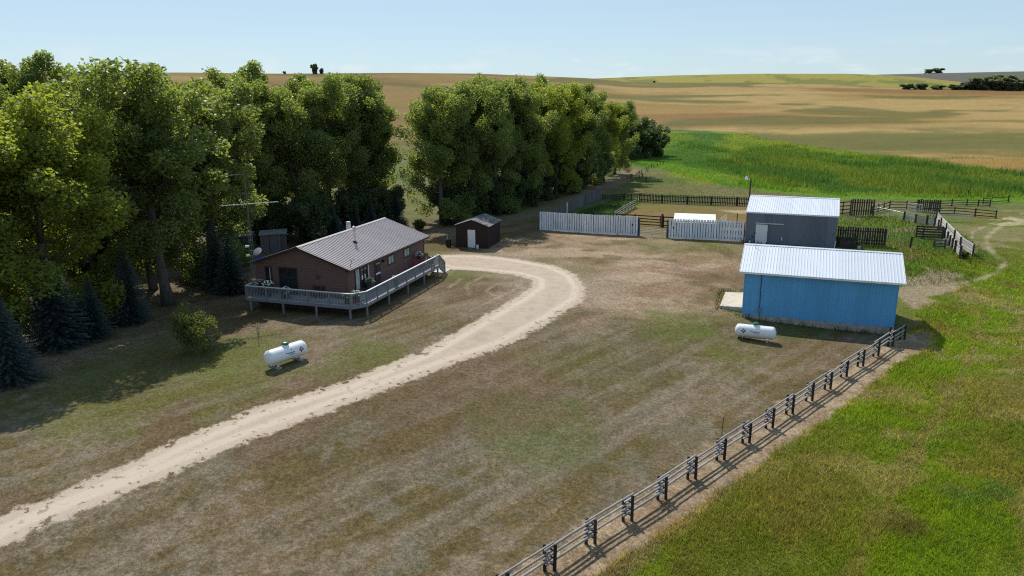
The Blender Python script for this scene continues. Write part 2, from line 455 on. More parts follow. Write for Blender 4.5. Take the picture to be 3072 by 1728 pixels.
DIRT = [(34.7, 64.6), (38, 69.5), (41.5, 71.5), (44.2, 70.1), (43, 66.8), (37.2, 63.5), (32.6, 57.2), (31.5, 53.8)]
LANE = [(-6, 90), (0, 98), (6, 108), (12, 122), (18, 138), (22, 149), (25, 158), (27, 165)]     # dirt lane beside the windbreak
RUTS = [[(-1.0, 57.5), (-2.2, 60.3), (-1.4, 62.6), (0.2, 62.9), (1.0, 60.9), (0.2, 58.6)], [(-3.6, 59), (-3.9, 62.5), (-2.8, 65)], [(-5.4, 61.2), (-4.6, 64.6)], [(-3.2, 54.2), (-1.2, 58.0), (0.7, 61.8), (0.9, 64)]]
CANOLA_AZ = 2.0

def lerp(c, d, m): return c + (np.asarray(d) - c) * m[..., None]

def cover(x, y):
    """real colour of the ground cover at world x, y (no light or shade in it)"""
    x = np.asarray(x, float); y = np.asarray(y, float)
    r = np.hypot(x, y); az = np.degrees(np.arctan2(x, y))
    s = -.737 * (x - 1.2) + .676 * (y - 22.5)          # + yard side of the pole fence
    al = .676 * (x - 1.2) + .737 * (y - 22.5)
    n9 = fbm(x / 9, y / 9, 1); n4 = fbm(x / 4.2, y / 4.2, 2); n2 = fbm(x / 1.6, y / 1.6, 3); n06 = fbm(x / .5, y / .5, 4, 3)
    nst = fbm(s / 1.1, al / 9, 8, 3)                    # mowing swaths
    olive = np.array((.120, .088, .034)); tan = np.array((.205, .148, .093)); grey = np.array((.162, .132, .095)); grn = np.array((.088, .102, .022)); red = np.array((.235, .142, .085))
    c = np.broadcast_to(olive, x.shape + (3,)).copy()
    c = lerp(c, tan, S((n4 * .55 + nst * .45 - .40) / .25) * .75)
    near = 1 - S((r - 30) / 22)
    c = lerp(c, grey, S((n9 * .5 + nst * .5 - .40) / .22) * (.35 + .5 * near) * .85)
    nc = fbm(x / .9, y / .9, 14, 3); nsw = fbm(s / .42, al / 11, 18, 2)
    c = lerp(c, (.235, .186, .135), S((nc * .6 + n4 * .4 - .52) / .07) * .55)
    c = lerp(c, (.085, .066, .026), S((nc * .55 + n2 * .45 - .55) / .07) * .5)
    c = lerp(c, (.215, .178, .128), S((nsw - .56) / .08) * .38 * (r < 62))
    c = lerp(c, (.098, .085, .040), S((.42 - nsw) / .08) * .30 * (r < 62))
    c = lerp(c, (.160, .158, .118), S((fbm(x / 2.6, y / 2.6, 24, 4) - .60) / .06) * .4 * near)
    c = lerp(c, grn, S((n9 - .55) / .16) * .55)
    c = lerp(c, (.135, .085, .045), S((fbm(x / 5.5, y / 5.5, 21) - .56) / .14) * .55)
    # trodden yard between the driveway and the barns
    yd = S((sd_poly(x, y, [(-5, 80), (6, 88), (16, 84), (27, 80), (26, 73), (20, 66), (16.5, 57), (10, 54), (5, 53), (4, 60), (6, 66)]) + 3) / 5 + (n4 - .5))
    c = lerp(c, tan * 1.45, yd * S((n4 - .25) / .3) * .9)
    c = lerp(c, red, yd * S((n9 * .5 + n2 * .5 - .48) / .12) * .7)
    c = lerp(c, (.37, .275, .19), yd * S((fbm(x / 6, y / 2.2, 31) - .52) / .12) * .8)
    c = lerp(c, (.11, .085, .035), yd * S((fbm(x / 3.5, y / 3.5, 33) - .58) / .10) * .6)
    apron = S((3.6 + road_d(x, y) + (n4 - .5) * 5 + (n2 - .5) * 2) / 2.6) * S((y - 52) / 8)
    c = lerp(c, (.275, .215, .150), apron * .75)
    # greener corners
    for (px, py, rad, amt) in ((13, 53.5, 4.2, .9), (-9.5, 44.5, 3.0, .8), (-16, 42.5, 3.5, .6), (-22, 40, 7, .75), (-4.5, 66.3, 2.2, .9), (18, 79.5, 5, .6), (24, 78.5, 4, .6), (3.5, 72.5, 2.0, .7), (-9, 77, 3.5, .9), (6, 67.5, 2, .5), (20, 60, 3, .4), (15, 49, 3, .4), (5, 46, 4, .35)):
        d = np.hypot(x - px, (y - py) * .8)
        c = lerp(c, (.098, .112, .020), S(1.25 - d / rad + (n2 - .5) * 1.2 + (n4 - .5)) * amt * .8)
    # leaf litter and bare soil under the trees
    lit = S((sd_poly(x, y, [(-60, 40), (-31, 44), (-24.5, 56), (-22, 68), (-20, 78), (-10, 92), (-14, 102), (-30, 98), (-60, 95)]) + 1.5) / 4 + (n2 - .5))
    c = lerp(c, (.145, .112, .075), lit * S((n2 - .3) / .3) * .85)
    # lawn behind the house and windbreak
    back = S((y - 96) / 6) * (s > 0)
    past = np.array((.125, .120, .038))
    c = lerp(c, past, back)
    c = lerp(c, (.16, .15, .06), back * S((n9 - .45) / .2) * .6)
    c = lerp(c, (.075, .120, .02), back * S((fbm(x / 14, y / 14, 41) - .52) / .14) * .7)
    lane = S((3.4 - sd_line(x, y, LANE) + (n2 - .5) * 3) / 2.5)
    c = lerp(c, (.215, .155, .10), lane * .85)
    # corral
    cd = S((sd_poly(x, y, [(14, 92), (17, 110), (35, 108), (31, 88), (26, 84), (16, 88)]) + 1) / 2)
    c = lerp(c, (.175, .128, .036), cd * .9); c = lerp(c, (.21, .12, .075), cd * S((n4 - .5) / .2) * .6)
    c = lerp(c, (.36, .27, .17), S((sd_poly(x, y, [(30, 104.5), (34, 104), (34.5, 101), (31, 101.5)]) + .6 + (n2 - .5) * 2) / 1.0))
    cg = S((sd_poly(x, y, [(9, 103), (19, 121), (20, 113), (13, 97), (8, 96)]) + 1) / 2)
    c = lerp(c, (.055, .115, .022), cd * 0 + cg * .9)
    # pasture right of the pole fence
    fld = S((-s - .6) / 1.0 + (n2 - .5) * .7) * (y < 140)
    fld = np.maximum(fld, S((sd_poly(x, y, [(28, 52), (31, 62), (36, 76), (37, 92), (44, 100), (100, 112), (160, 112), (160, 40), (60, 20)]) + 1) / 2))
    f = np.broadcast_to(np.array((.115, .125, .022)), x.shape + (3,)).copy()
    f = lerp(f, (.105, .145, .012), S((fbm(x / 7, y / 7, 51) - .48) / .14) * .8)
    f = lerp(f, (.165, .130, .045), S((fbm(x / 6, y / 6, 61) - .52) / .14) * .75)
    f = lerp(f, (.130, .170, .012), S((fbm(x / 5, y / 5, 71) - .58) / .10) * .8)
    dryc = S((sd_poly(x, y, [(2, 18), (8, 27.5), (16, 36), (20, 38), (18, 32), (12, 24), (10, 16)]) + 2) / 4)
    f = lerp(f, (.150, .122, .045), dryc * S((n4 - .25) / .3) * .8)
    edge = np.exp(-((s + 4.6) / 2.0) ** 2) * S((al - 14) / 10)
    f = lerp(f, (.125, .170, .012), edge * S((n4 - .3) / .25) * .9)
    f = lerp(f, (.19, .165, .075), S((fbm(x / 8, y / 8, 81) - .58) / .12) * S((x - 34) / 8) * .6)
    weeds = S(1.0 - np.hypot(x - 20.5, (y - 29.5) * 1.2) / 2.6 + (n2 - .5) * 3.2 + (n4 - .5) * 1.5)
    f = lerp(f, (.050, .105, .040), weeds * .6)
    f = lerp(f, (.09, .065, .035), S(1.1 - np.hypot(x - 16.5, (y - 27.5) * 1.3) / 1.5 + (n2 - .5) * 2) * .8)
    up = S((y - 66) / 8) * S((sd_poly(x, y, [(33, 64), (36, 80), (40, 98), (56, 98), (50, 76), (44, 66)]) + 2) / 3)
    f = lerp(f, (.062, .125, .020), up * S((n9 - .3) / .25) * .8)
    for tk in ([(8, 17), (14, 26), (21, 35), (27, 42), (33, 50), (38, 57)], [(16, 19), (22, 28), (28.5, 37), (33, 44), (39, 52)], [(30, 24), (35, 33), (40, 44), (44, 55)]):
        f = lerp(f, (.17, .135, .06), S((.42 - sd_line(x, y, tk) + (n2 - .5) * 1.3) / .4) * .8)
    f = lerp(f, (.06, .05, .03), S((.16 - sd_line(x, y, [(21.6, 26.2), (22.6, 28.4), (24.2, 31)]) + (n06 - .5) * .4) / .2) * .8)
    f = lerp(f, (.21, .17, .09), S((fbm(x / 3.2, y / 3.2, 87) - .62) / .08) * .7)
    c = lerp(c, f, fld)
    # bare ground: beside the fence, in front of the corral, wheel tracks
    st = S((sd_poly(x, y, STRIP) + .35 + (n2 - .5) * 1.1 + (n06 - .5) * .7) / .5)
    c = lerp(c, (.30, .215, .135), st * .93); c = lerp(c, (.19, .135, .082), st * S((n06 * .6 + n2 * .4 - .46) / .1) * .75); c = lerp(c, (.38, .29, .19), st * S((fbm(x / 1.1, y / 1.1, 171) - .56) / .08) * .6)
    c = lerp(c, (.29, .225, .15), S((sd_poly(x, y, DIRT) + .2 + (n2 - .5) * 3.4 + (n4 - .5) * 2.5) / .8) * .85)
    trk = np.minimum(sd_line(x, y, TRACK1), sd_line(x, y, TRACK2))
    c = lerp(c, (.31, .25, .15), S((.30 - trk + (n2 - .5) * .8) / .35) * .85)
    c = lerp(c, (.40, .34, .20), S((sd_poly(x, y, [(60, 92), (64, 97), (70, 101), (78, 104), (82, 99), (72, 96), (66, 93)]) - .6 + (n2 - .5) * 6) / 1.2) * .75)
    for rt in RUTS:
        c = lerp(c, (.30, .25, .175), S((.28 - sd_line(x, y, rt) + (n06 - .5) * .35) / .35) * .6)
    # far pasture, wet meadow and reeds
    mead = sd_poly(x, y, MEADOW)
    mm = S((mead + 3 + (n9 - .5) * 8) / 5)
    c = lerp(c, (.110, .160, .016), mm * (y > 105))
    c = lerp(c, (.045, .110, .016), mm * S((fbm(x / 12, y / 22, 91) - .46) / .12) * .8)
    c = lerp(c, (.16, .19, .018), mm * S((fbm(x / 14, y / 30, 95) - .54) / .08) * .8)
    c = lerp(c, (.10, .19, .014), S((4.5 - np.abs(sd_line(x, y, [(33, 190), (38, 170), (41, 138), (52, 118), (80, 115), (110, 112)])) + (n4 - .5) * 6) / 3) * .9)
    # grain fields on the slopes
    on = S((r - 236) / 26) * (1 - S((mead + 2) / 4))
    on = np.maximum(on, S((x - 104 - (152 - y) * .05) / 6) * (y > 108) * (1 - S((mead + 2) / 4)))
    on = on * (1 - S((114 - y) / 6) * (x > 60))
    w = np.broadcast_to(np.array((.262, .166, .047)), x.shape + (3,)).copy()
    wx = x + 60 * (fbm(x / 160, y / 160, 181, 2) - .5); wy = y + 60 * (fbm(x / 160 + 9, y / 160, 182, 2) - .5)
    b1 = fbm(wx / 120, wy / 75, 101, 2); b2 = fbm(wx / 95, wy / 52, 111, 3); b3 = fbm(wx / 150 + 4, wy / 95, 121, 3)
    w = lerp(w, (.205, .112, .034), S((b1 - .44) / .14) * .9)
    w = lerp(w, (.36, .25, .092), S((b3 - .50) / .12) * .75)
    w = lerp(w, (.115, .105, .022), S((b2 - .55) / .09) * .85)
    w = lerp(w, (.10, .105, .026), S((1 - np.abs(b1 - .52) / .02)) * .35)
    w = lerp(w, (.125, .115, .028), S((sd_poly(x, y, [(60, 290), (110, 320), (190, 300), (230, 240), (140, 170), (104, 175), (96, 215), (92, 260)]) + 25) / 45) * S((n9 * .3 + b2 * .7 - .40) / .12) * .75)
    w = w * (1 + .26 * (fbm(x / 16, y / 5.5, 141, 3) - .5) + .16 * (fbm(wx / 40, wy / 14, 143, 3) - .5))[..., None]
    lf = S((9 - az) / 8)
    w = lerp(w, w * .62 + np.array((.028, .022, .004)), lf * .75)
    c = lerp(c, w, on)
    can = S((r - 835) / 40) * (az > CANOLA_AZ - 40)
    cn = np.broadcast_to(np.array((.27, .235, .050)), x.shape + (3,)).copy()
    cn = lerp(cn, (.12, .14, .03), S((fbm(x / 45, y / 90, 151) - .55) / .06) * .7)
    c = lerp(c, cn, can)
    c = lerp(c, (.06, .075, .03), np.exp(-((r - 822) / 9) ** 2) * (az > 8) * .85)
    fa = S((r - 1620) / 120)
    c = lerp(c, (.125, .105, .095), fa)
    c = lerp(c, (.09, .12, .06), fa * S((fbm(x / 200, y / 200, 161) - .5) / .1) * .6)
    c = c * (1 + .34 * (n06 - .5) * (r < 160) + .20 * (n2 - .5))[..., None]
    return np.clip(c, .01, .8)

def road_d(x, y):
    return sd_poly(np.asarray(x, float), np.asarray(y, float), DRIVE)

az_f = np.radians(np.linspace(-41, 41, 560))
az_c = np.radians(np.linspace(41, 319, 72)[1:-1])
AZ = np.concatenate([az_f, az_c])
rr = [2.0, 5.0, 8.0, 11.0]
while rr[-1] < 130: rr.append(rr[-1] * 1.0066)
while rr[-1] < 9000: rr.append(rr[-1] * 1.0165)
RR = np.array(rr)
nr, na = len(RR), len(AZ)
gx = (RR[:, None] * np.sin(AZ)[None, :]).ravel(); gy = (RR[:, None] * np.cos(AZ)[None, :]).ravel()
gx = np.append(gx, 0.0); gy = np.append(gy, 0.0)
gzv = ground_z(gx, gy)
ii = np.arange(nr - 1)[:, None]; jj = np.arange(na)[None, :]
j2 = (jj + 1) % na
F = np.stack([ii * na + jj, ii * na + j2, (ii + 1) * na + j2, (ii + 1) * na + jj], -1).reshape(-1, 4)
cc = np.ones((len(gx), 4), np.float32); cc[:, :3] = cover(gx, gy)
rd = np.clip(road_d(gx, gy), -6, 6)
gme_attrs = {'cover': ('FLOAT_COLOR', 'POINT', cc), 'road': ('FLOAT', 'POINT', rd)}

t = NT('ground cover')
cv = t.N('Attribute', attribute_name='cover').outputs['Color']
rdn = t.N('Attribute', attribute_name='road').outputs['Fac']
pp = t.pos()
f1 = t.noise(pp, 9.0, 5, 0.7); f2 = t.noise(pp, 1.3, 4); f3 = t.noise(pp, 28.0, 3, 0.7)
hs = t.N('HueSaturation'); t.l.new(cv, hs.inputs['Color'])
f4 = t.noise(pp, 4.2, 5, 0.75)
t.set(hs.inputs['Value'], t.math('MULTIPLY', t.math('ADD', t.ramp(f1, 0.34, 0.66, 0.50, 1.0), t.ramp(f3, 0.3, 0.7, 0.0, 0.42)), t.ramp(f4, 0.36, 0.64, 0.74, 1.22)))
t.set(hs.inputs['Saturation'], t.ramp(f4, 0.3, 0.7, 1.12, 0.9))
vor = t.N('TexVoronoi'); vor.inputs['Scale'].default_value = 16.0; t.l.new(pp, vor.inputs['Vector'])
grav = t.mix(t.ramp(f3, 0.32, 0.7), (0.38, 0.305, 0.23), (0.57, 0.465, 0.36))
grav = t.mix(t.math('MULTIPLY', t.ramp(vor.outputs['Distance'], 0.0, 0.35, 1.0, 0.0), 0.22), grav, (0.30, 0.25, 0.2))
grav = t.mix(t.math('MULTIPLY', t.ramp(f2, 0.5, 0.75), 0.4), grav, (0.47, 0.37, 0.29))
wt1 = t.math('MULTIPLY', t.ramp(t.math('ABSOLUTE', t.math('SUBTRACT', rdn, 0.95)), 0.12, 0.42, 1.0, 0.0), 0.45)
grav = t.mix(wt1, grav, (0.64, 0.535, 0.425))
grav = t.mix(t.math('MULTIPLY', t.math('MULTIPLY', t.ramp(rdn, 1.25, 1.7), t.ramp(t.noise(pp, 1.1, 5, 0.7), 0.42, 0.62)), 0.5), grav, (0.33, 0.275, 0.19))
edge = t.math('ADD', rdn, t.math('MULTIPLY', t.math('SUBTRACT', t.noise(pp, 1.6, 7, 0.75), 0.5), 1.9))
tuft = t.math('MULTIPLY', t.ramp(t.noise(t.mapping(pp, (1, 1, 1)), 2.2, 4, 0.6), 0.57, 0.64), t.ramp(rdn, 0.2, 1.6, 1.0, 0.0))
mask = t.math('MULTIPLY', t.ramp(edge, -0.10, 0.28), t.math('SUBTRACT', 1.0, tuft), True)
cfin = t.mix(mask, hs.outputs[0], grav)
t.bsdf(cfin, 0.95, 0, 0.12, t.bump(t.math('ADD', f1, t.math('MULTIPLY', f3, 0.5)), 0.35, 0.05))
M['ground'] = t.m
gme = np_mesh('ground', np.stack([gx, gy, gzv], -1), F, M['ground'], gme_attrs, True)
ground = put('ground', gme)
tag(ground, 'rolling prairie farmyard ground with dry lawn, gravel driveway and grain fields', kind='structure')

# ---------------------------------------------------------------- grass (nobody could count it)
KEEP = []       # polygons kept free of grass: building footprints, slabs
def blades(name, px, py, h, w, colr, label, lean=0.5, mat=M['blade']):
    n = len(px)
    z = ground_z(px, py) - 0.02
    a = rng.uniform(0, 2 * PI, n); la = rng.uniform(0, 2 * PI, n); ll = h * rng.uniform(0.05, lean, n)
    dx, dy = np.cos(a) * w / 2, np.sin(a) * w / 2
    V = np.empty((n, 3, 3), np.float32)
    V[:, 0] = np.stack([px - dx, py - dy, z], -1); V[:, 1] = np.stack([px + dx, py + dy, z], -1)
    V[:, 2] = np.stack([px + np.cos(la) * ll, py + np.sin(la) * ll, z + h], -1)
    F = np.arange(n * 3).reshape(-1, 3)
    C = np.ones((n, 3, 4), np.float32); C[:, :, :3] = colr[:, None, :]
    o = put(name, np_mesh(name, V.reshape(-1, 3), F, mat, {'cover': ('FLOAT_COLOR', 'POINT', C)}))
    return tag(o, label, kind='stuff')

def scatter(n, r0, r1, a0, a1, p=1.0):
    """points denser near the viewer's side of the yard: uniform in log r"""
    r = np.exp(rng.uniform(math.log(r0), math.log(r1), n)); a = np.radians(rng.uniform(a0, a1, n))
    return r * np.sin(a), r * np.cos(a)

def fence_s(x, y): return -.737 * (x - 1.2) + .676 * (y - 22.5)

def free(x, y):
    ok = np.ones(x.shape, bool)
    for pl in KEEP: ok &= sd_poly(x, y, pl) < 0
    return ok

# ---------------------------------------------------------------- shared pieces
def unit_box(name, mat):
    return MB().box(-.5, .5, -.5, .5, 0, 1).mesh(name, mat)

_UB = {}
def ub(mat):
    if mat not in _UB: _UB[mat] = unit_box('piece ' + mat, M[mat])
    return _UB[mat]

def piece(name, mat, parent, c, size, rot=(0, 0, 0)):
    """box with its base centre at c"""
    return put(name, ub(mat), parent, c, rot, size)

def rib_mesh(name, width, length, pitch, mat, rib=0.03, flat=0.0):
    """ribbed sheet: width along x, length along y, ribs raised in z"""
    xs = []
    n = max(1, round(width / pitch)); p = width / n
    for i in range(n):
        x = i * p
        xs += [(x, 0), (x + p * .58, 0), (x + p * .68, rib), (x + p * .86, rib), (x + p * .96, 0)]
    xs.append((width, 0))
    b = MB(); vs = []
    for (x, z) in xs: vs += [(x, 0, z), (x, length, z)]
    b.add(vs, [(2 * i, 2 * i + 2, 2 * i + 3, 2 * i + 1) for i in range(len(xs) - 1)])
    return b.mesh(name, mat)

def roof_slopes(parent, x0, x1, y0_in, hw, ze, zr, mat, pw, pitch, rib, th=0.06, trim='trim_dark', fascia='trim_dark'):
    """two slopes along x, ridge at y=0; each slope is a part with panels as sub-parts"""
    sl = math.hypot(hw, zr - ze); ang = math.atan2(zr - ze, hw)
    n = round((x1 - x0) / pw); pw = (x1 - x0) / n
    me = rib_mesh('roof panel', pw, sl, pitch, mat, rib)
    for sgn in (-1, 1):
        b = MB()
        b.add([(x0 + .02, 0, zr - .02), (x1 - .02, 0, zr - .02), (x1 - .02, sgn * (hw - .01), ze - .02), (x0 + .02, sgn * (hw - .01), ze - .02),
               (x0 + .02, 0, zr - .02 - th), (x1 - .02, 0, zr - .02 - th), (x1 - .02, sgn * (hw - .01), ze - .02 - th), (x0 + .02, sgn * (hw - .01), ze - .02 - th)],
              [(0, 1, 2, 3), (7, 6, 5, 4), (0, 4, 5, 1), (1, 5, 6, 2), (2, 6, 7, 3), (3, 7, 4, 0)])
        rs = b.build('roof_slope', M[trim], parent)
        for i in range(n):
            if sgn < 0:
                put('roof_panel', me, rs, (x0 + i * pw, -hw, ze), (ang, 0, 0))
            else:
                put('roof_panel', me, rs, (x0 + (i + 1) * pw, hw, ze), (ang, 0, PI))
        MB().bar((x0 - .01, sgn * (hw + .015), ze - .06), (x1 + .01, sgn * (hw + .015), ze - .06), .03, .15).build('fascia', M[fascia], rs)
        for xx in (x0 - .012, x1 + .012):
            MB().bar((xx, sgn * hw, ze - .045), (xx, 0, zr - .045), .03, .15).build('barge_board', M[fascia], rs)
    b = MB()
    w = .18
    dz = w * (zr - ze) / hw
    b.add([(x0, -w, zr - dz + rib + .012), (x1, -w, zr - dz + rib + .012), (x1, 0, zr + rib + .02), (x0, 0, zr + rib + .02), (x0, w, zr - dz + rib + .012), (x1, w, zr - dz + rib + .012)],
          [(0, 1, 2, 3), (3, 2, 5, 4)])
    b.build('ridge_cap', mat, parent)

def window(parent, wall, a0, a1, z0, z1, plane, name='window', mull=0, frame='trim_dark', curtain=False, fw=.07):
    """wall 'x': plane x=const facing -x, a along y;  wall 'y': plane y=const facing -y, a along x"""
    b = MB()
    def bx(u0, u1, d0, d1, w0, w1):
        if wall == 'x': b.box(plane - d1, plane - d0, u0, u1, w0, w1)
        else: b.box(u0, u1, plane - d1, plane - d0, w0, w1)
    bx(a0, a0 + fw, 0, .06, z0, z1); bx(a1 - fw, a1, 0, .06, z0, z1); bx(a0 + fw, a1 - fw, 0, .06, z0, z0 + fw); bx(a0 + fw, a1 - fw, 0, .06, z1 - fw, z1)
    for k in range(mull):
        c = a0 + (a1 - a0) * (k + 1) / (mull + 1)
        bx(c - .03, c + .03, 0, .055, z0 + fw, z1 - fw)
    w = b.build(name, M[frame], parent)
    n = mull + 1
    for k in range(n):
        c0 = a0 + fw + (a1 - a0 - 2 * fw) * k / n + .01; c1 = a0 + fw + (a1 - a0 - 2 * fw) * (k + 1) / n - .01
        b = MB(); bx(c0, c1, .018, .026, z0 + fw, z1 - fw); b.build('pane', M['glass'], w)
        if curtain:
            b = MB()
            nf = 8
            for q in range(nf):
                u0 = c0 + .02 + (c1 - c0 - .04) * q / nf; u1 = c0 + .02 + (c1 - c0 - .04) * (q + .8) / nf
                bx(u0, u1, .028, .034, z0 + fw + .03, z1 - fw - .02)
            b.build('curtain', M['curtain'], w)
    return w

# ---------------------------------------------------------------- the house
HX, HY, HYAW = -16.3166, 54.7821, 1.2629
house = thing('ranch_house', 'long single-storey brown house with ribbed metal roof', 'house', (HX, HY, 0), HYAW)
HL, HHW, HZE, HZR = 14.588, 4.498, 3.40, 4.908
wx0, wx1, wyr, wyl = .35, 14.2, -4.05, 4.05
FL = 1.06
slope = (HZR - HZE) / HHW
def under(y): return HZR - abs(y) * slope - .10
b = MB()
# plain core of the walls, siding laid over it in lapped courses
core = [(wyr + .03, -.2), (wyl - .03, -.2), (wyl - .03, under(wyl)), (0, under(0)), (wyr + .03, under(wyr))]
b.add([(wx0 + .03, y, z) for y, z in core] + [(wx1 - .03, y, z) for y, z in core], [(4, 3, 2, 1, 0), (5, 6, 7, 8, 9)] + [(i, (i + 1) % 5, (i + 1) % 5 + 5, i + 5) for i in range(5)])
zz = .86
while zz < HZR - .25:
    z1 = min(zz + .2, under(0) - .02)
    for sx, xx in ((-1, wx0), (1, wx1)):
        lim = lambda z: min(4.05, max(.05, (under(0) - z) / slope))
        a0, a1 = lim(zz), lim(z1)
        b.add([(xx + sx * .012, -a0, zz), (xx + sx * .012, a0, zz), (xx - sx * .012, a1, z1), (xx - sx * .012, -a1, z1), (xx - sx * .03, -a0, zz), (xx - sx * .03, a0, zz)],
              [(0, 1, 2, 3), (0, 4, 5, 1)] if sx > 0 else [(3, 2, 1, 0), (1, 5, 4, 0)])
    if zz < 3.25:
        zt = min(zz + .2, under(4.05))
        for sy, yy in ((-1, wyr), (1, wyl)):
            b.add([(wx0 + .01, yy + sy * .012, zz), (wx1 - .01, yy + sy * .012, zz), (wx1 - .01, yy - sy * .012, zt), (wx0 + .01, yy - sy * .012, zt), (wx0 + .01, yy - sy * .03, zz), (wx1 - .01, yy - sy * .03, zz)],
                  [(0, 1, 2, 3), (0, 4, 5, 1)] if sy < 0 else [(3, 2, 1, 0), (1, 5, 4, 0)])
    zz += .2
b.build('wall', M['house_wall'], house)
for xx in (wx0, wx1):
    for yy in (wyr, wyl):
        MB().box(xx - .05, xx + .05, yy - .05, yy + .05, 0, 3.3).build('corner_board', M['house_wall'], house)
MB().box(wx0 - .005, wx1 + .005, wyr - .005, wyl + .005, -.4, .85).build('shade_skirting', M['trim_dark'], house)  # dark band stands in for the black shade under the deck
roof_slopes(house, 0, HL, 0, HHW, HZE, HZR, M['house_roof'], .912, .304, .06)
MB().box(.03, HL - .03, -4.45, -4.06, 3.26, 3.29).build('soffit', M['trim_dark'], house)
# gable end
window(house, 'x', 2.54, 3.14, 1.35, 3.19, wx0, 'window')
MB().box(wx0 - .09, wx0 - .065, 2.66, 2.72, 1.4, 3.12).build('curtain', M['curtain'], house)
window(house, 'x', .29, 1.92, FL + .02, 3.22, wx0, 'patio_door', 1, fw=.09)
# long side
window(house, 'y', 1.42, 2.2, 1.38, 3.15, wyr, 'window', 0, curtain=True)
window(house, 'y', 2.24, 3.4, 1.38, 3.15, wyr, 'window', 1)
for u in (2.42, 2.86): MB().box(u, u + .2, wyr - .034, wyr - .028, 2.1, 2.45).build('window_card', M['trim_white'], house)
dr = MB().box(4.62, 5.56, wyr - .05, wyr, FL + .02, 3.05).build('door', M['trim_dark'], house)
MB().box(4.74, 5.44, wyr - .062, wyr - .051, 2.1, 2.9).build('pane', M['glass'], dr)
MB().box(4.72, 5.46, wyr - .07, wyr - .051, 1.95, 2.09).build('door_rail', M['trim_white'], dr)
MB().lathe([(.0, -.02), (.035, -.02), (.035, .02), (.0, .02)], 8, 'x', (5.47, wyr - .09, 2.0)).build('handle', M['galv'], dr)
window(house, 'y', 6.95, 8.05, 2.25, 3.05, wyr, 'window', 1, curtain=True, fw=.06)
window(house, 'y', 10.0, 11.15, 2.25, 3.05, wyr, 'window', 1, curtain=True, fw=.06)
b = MB(); b.box(3.44, 3.52, wyr - .1, wyr - .03, FL + .1, 3.25); b.bar((3.48, wyr - .07, 3.22), (3.48, -4.45, 3.35), .07, .07); b.build('downspout', M['trim_white'], house)
lm = MB(); lm.box(5.9, 6.06, wyr - .2, wyr - .02, 2.75, 2.95); lm.build('porch_lamp', M['black'], house)
# five-pointed barn star on the gable
b = MB(); pts = []
for k in range(10):
    a = PI / 2 + k * PI / 5; rr_ = .30 if k % 2 == 0 else .12
    pts.append((-1.52 + rr_ * math.cos(a), 2.66 + rr_ * math.sin(a)))
b.add([(wx0 - .015, y, z) for y, z in pts] + [(wx0 - .06, -1.52, 2.66)], [(k, (k + 1) % 10, 10) for k in range(10)])
b.build('barn_star', M['rail_brown'], house)
# chimney pipe, vent, little mast
ch = MB(); zc = HZR - 1.83 * slope
ch.tube([(5.6, -1.83, zc - .1), (5.6, -1.83, zc + 1.22)], .10, 12)
cho = ch.build('stove_pipe', M['galv'], house, smooth=False)
MB().lathe([(.02, 1.22), (.15, 1.24), (.16, 1.32), (.10, 1.38), (.02, 1.42)], 12, 'z', (5.6, -1.83, zc)).build('rain_cap', M['galv'], cho)
MB().lathe([(.24, -.02), (.14, .16), (.11, .2)], 12, 'z', (5.6, -1.83, zc)).build('flashing', M['black'], cho)
MB().box(8.7, 8.98, .4, .68, 4.6, 5.45).build('roof_vent', M['galv'], house)
b = MB(); b.tube([(.5, -4.3, 3.42), (.5, -4.3, 3.78), (.55, -4.38, 3.9), (.55, -4.38, 4.1)], .02, 6); b.box(.42, .68, -4.52, -4.24, 4.1, 4.12); b.build('roof_mast', M['trim_dark'], house)

# ---------------------------------------------------------------- deck round the house
deck = thing('deck', 'grey wooden deck wrapping two sides of the brown house on posts', 'deck', (HX, HY, 0), HYAW)
DX, DY, DLY, DEX = -1.2435, -5.905, 3.88, 13.404
b = MB()
x = DX + .02
while x < .33:                                   # boards across the gable end
    yr = -5.165 - max(0, (x - DX)) * .76 if x < -.28 else -5.9
    b.box(x, x + .132, max(yr, -5.88), DLY, FL - .035, FL); x += .14
y = DY + .03
while y < wyr - .14:                             # boards along the side
    b.box(.335, DEX, y, y + .132, FL - .035, FL); y += .14
b.build('floor', M['deck_floor'], deck)
P_ = [(.35, DLY), (DX, DLY), (DX, -5.165), (-.2754, DY), (DEX, DY)]
for i, (a, c) in enumerate(zip(P_[:-1], P_[1:])):
    MB().bar((*a, FL - .15), (*c, FL - .15), .04, .22).build('rim_board', M['deck_grey'], deck)
MB().bar((DEX, DY, FL - .15), (DEX, wyr, FL - .15), .04, .2).build('rim_board', M['deck_grey'], deck)
for px_ in (.9, 3.4, 6.9, 10.2, 13.1):
    MB().bar((px_, DY + .04, FL - .17), (px_, wyr - .02, FL - .17), .05, .18).build('joist', M['deck_grey'], deck)
for (px_, py_) in ((DX + .08, .718), (DX + .08, -2.154), (DX + .08, -4.995), (-.136, DY + .08), (3.43, DY + .08), (6.857, DY + .08), (10.151, DY + .08), (13.2, DY + .08), (DX + .08, 3.6)):
    piece('support_post', 'deck_grey', deck, (px_, py_, -.35), (.12, .12, FL + .1))
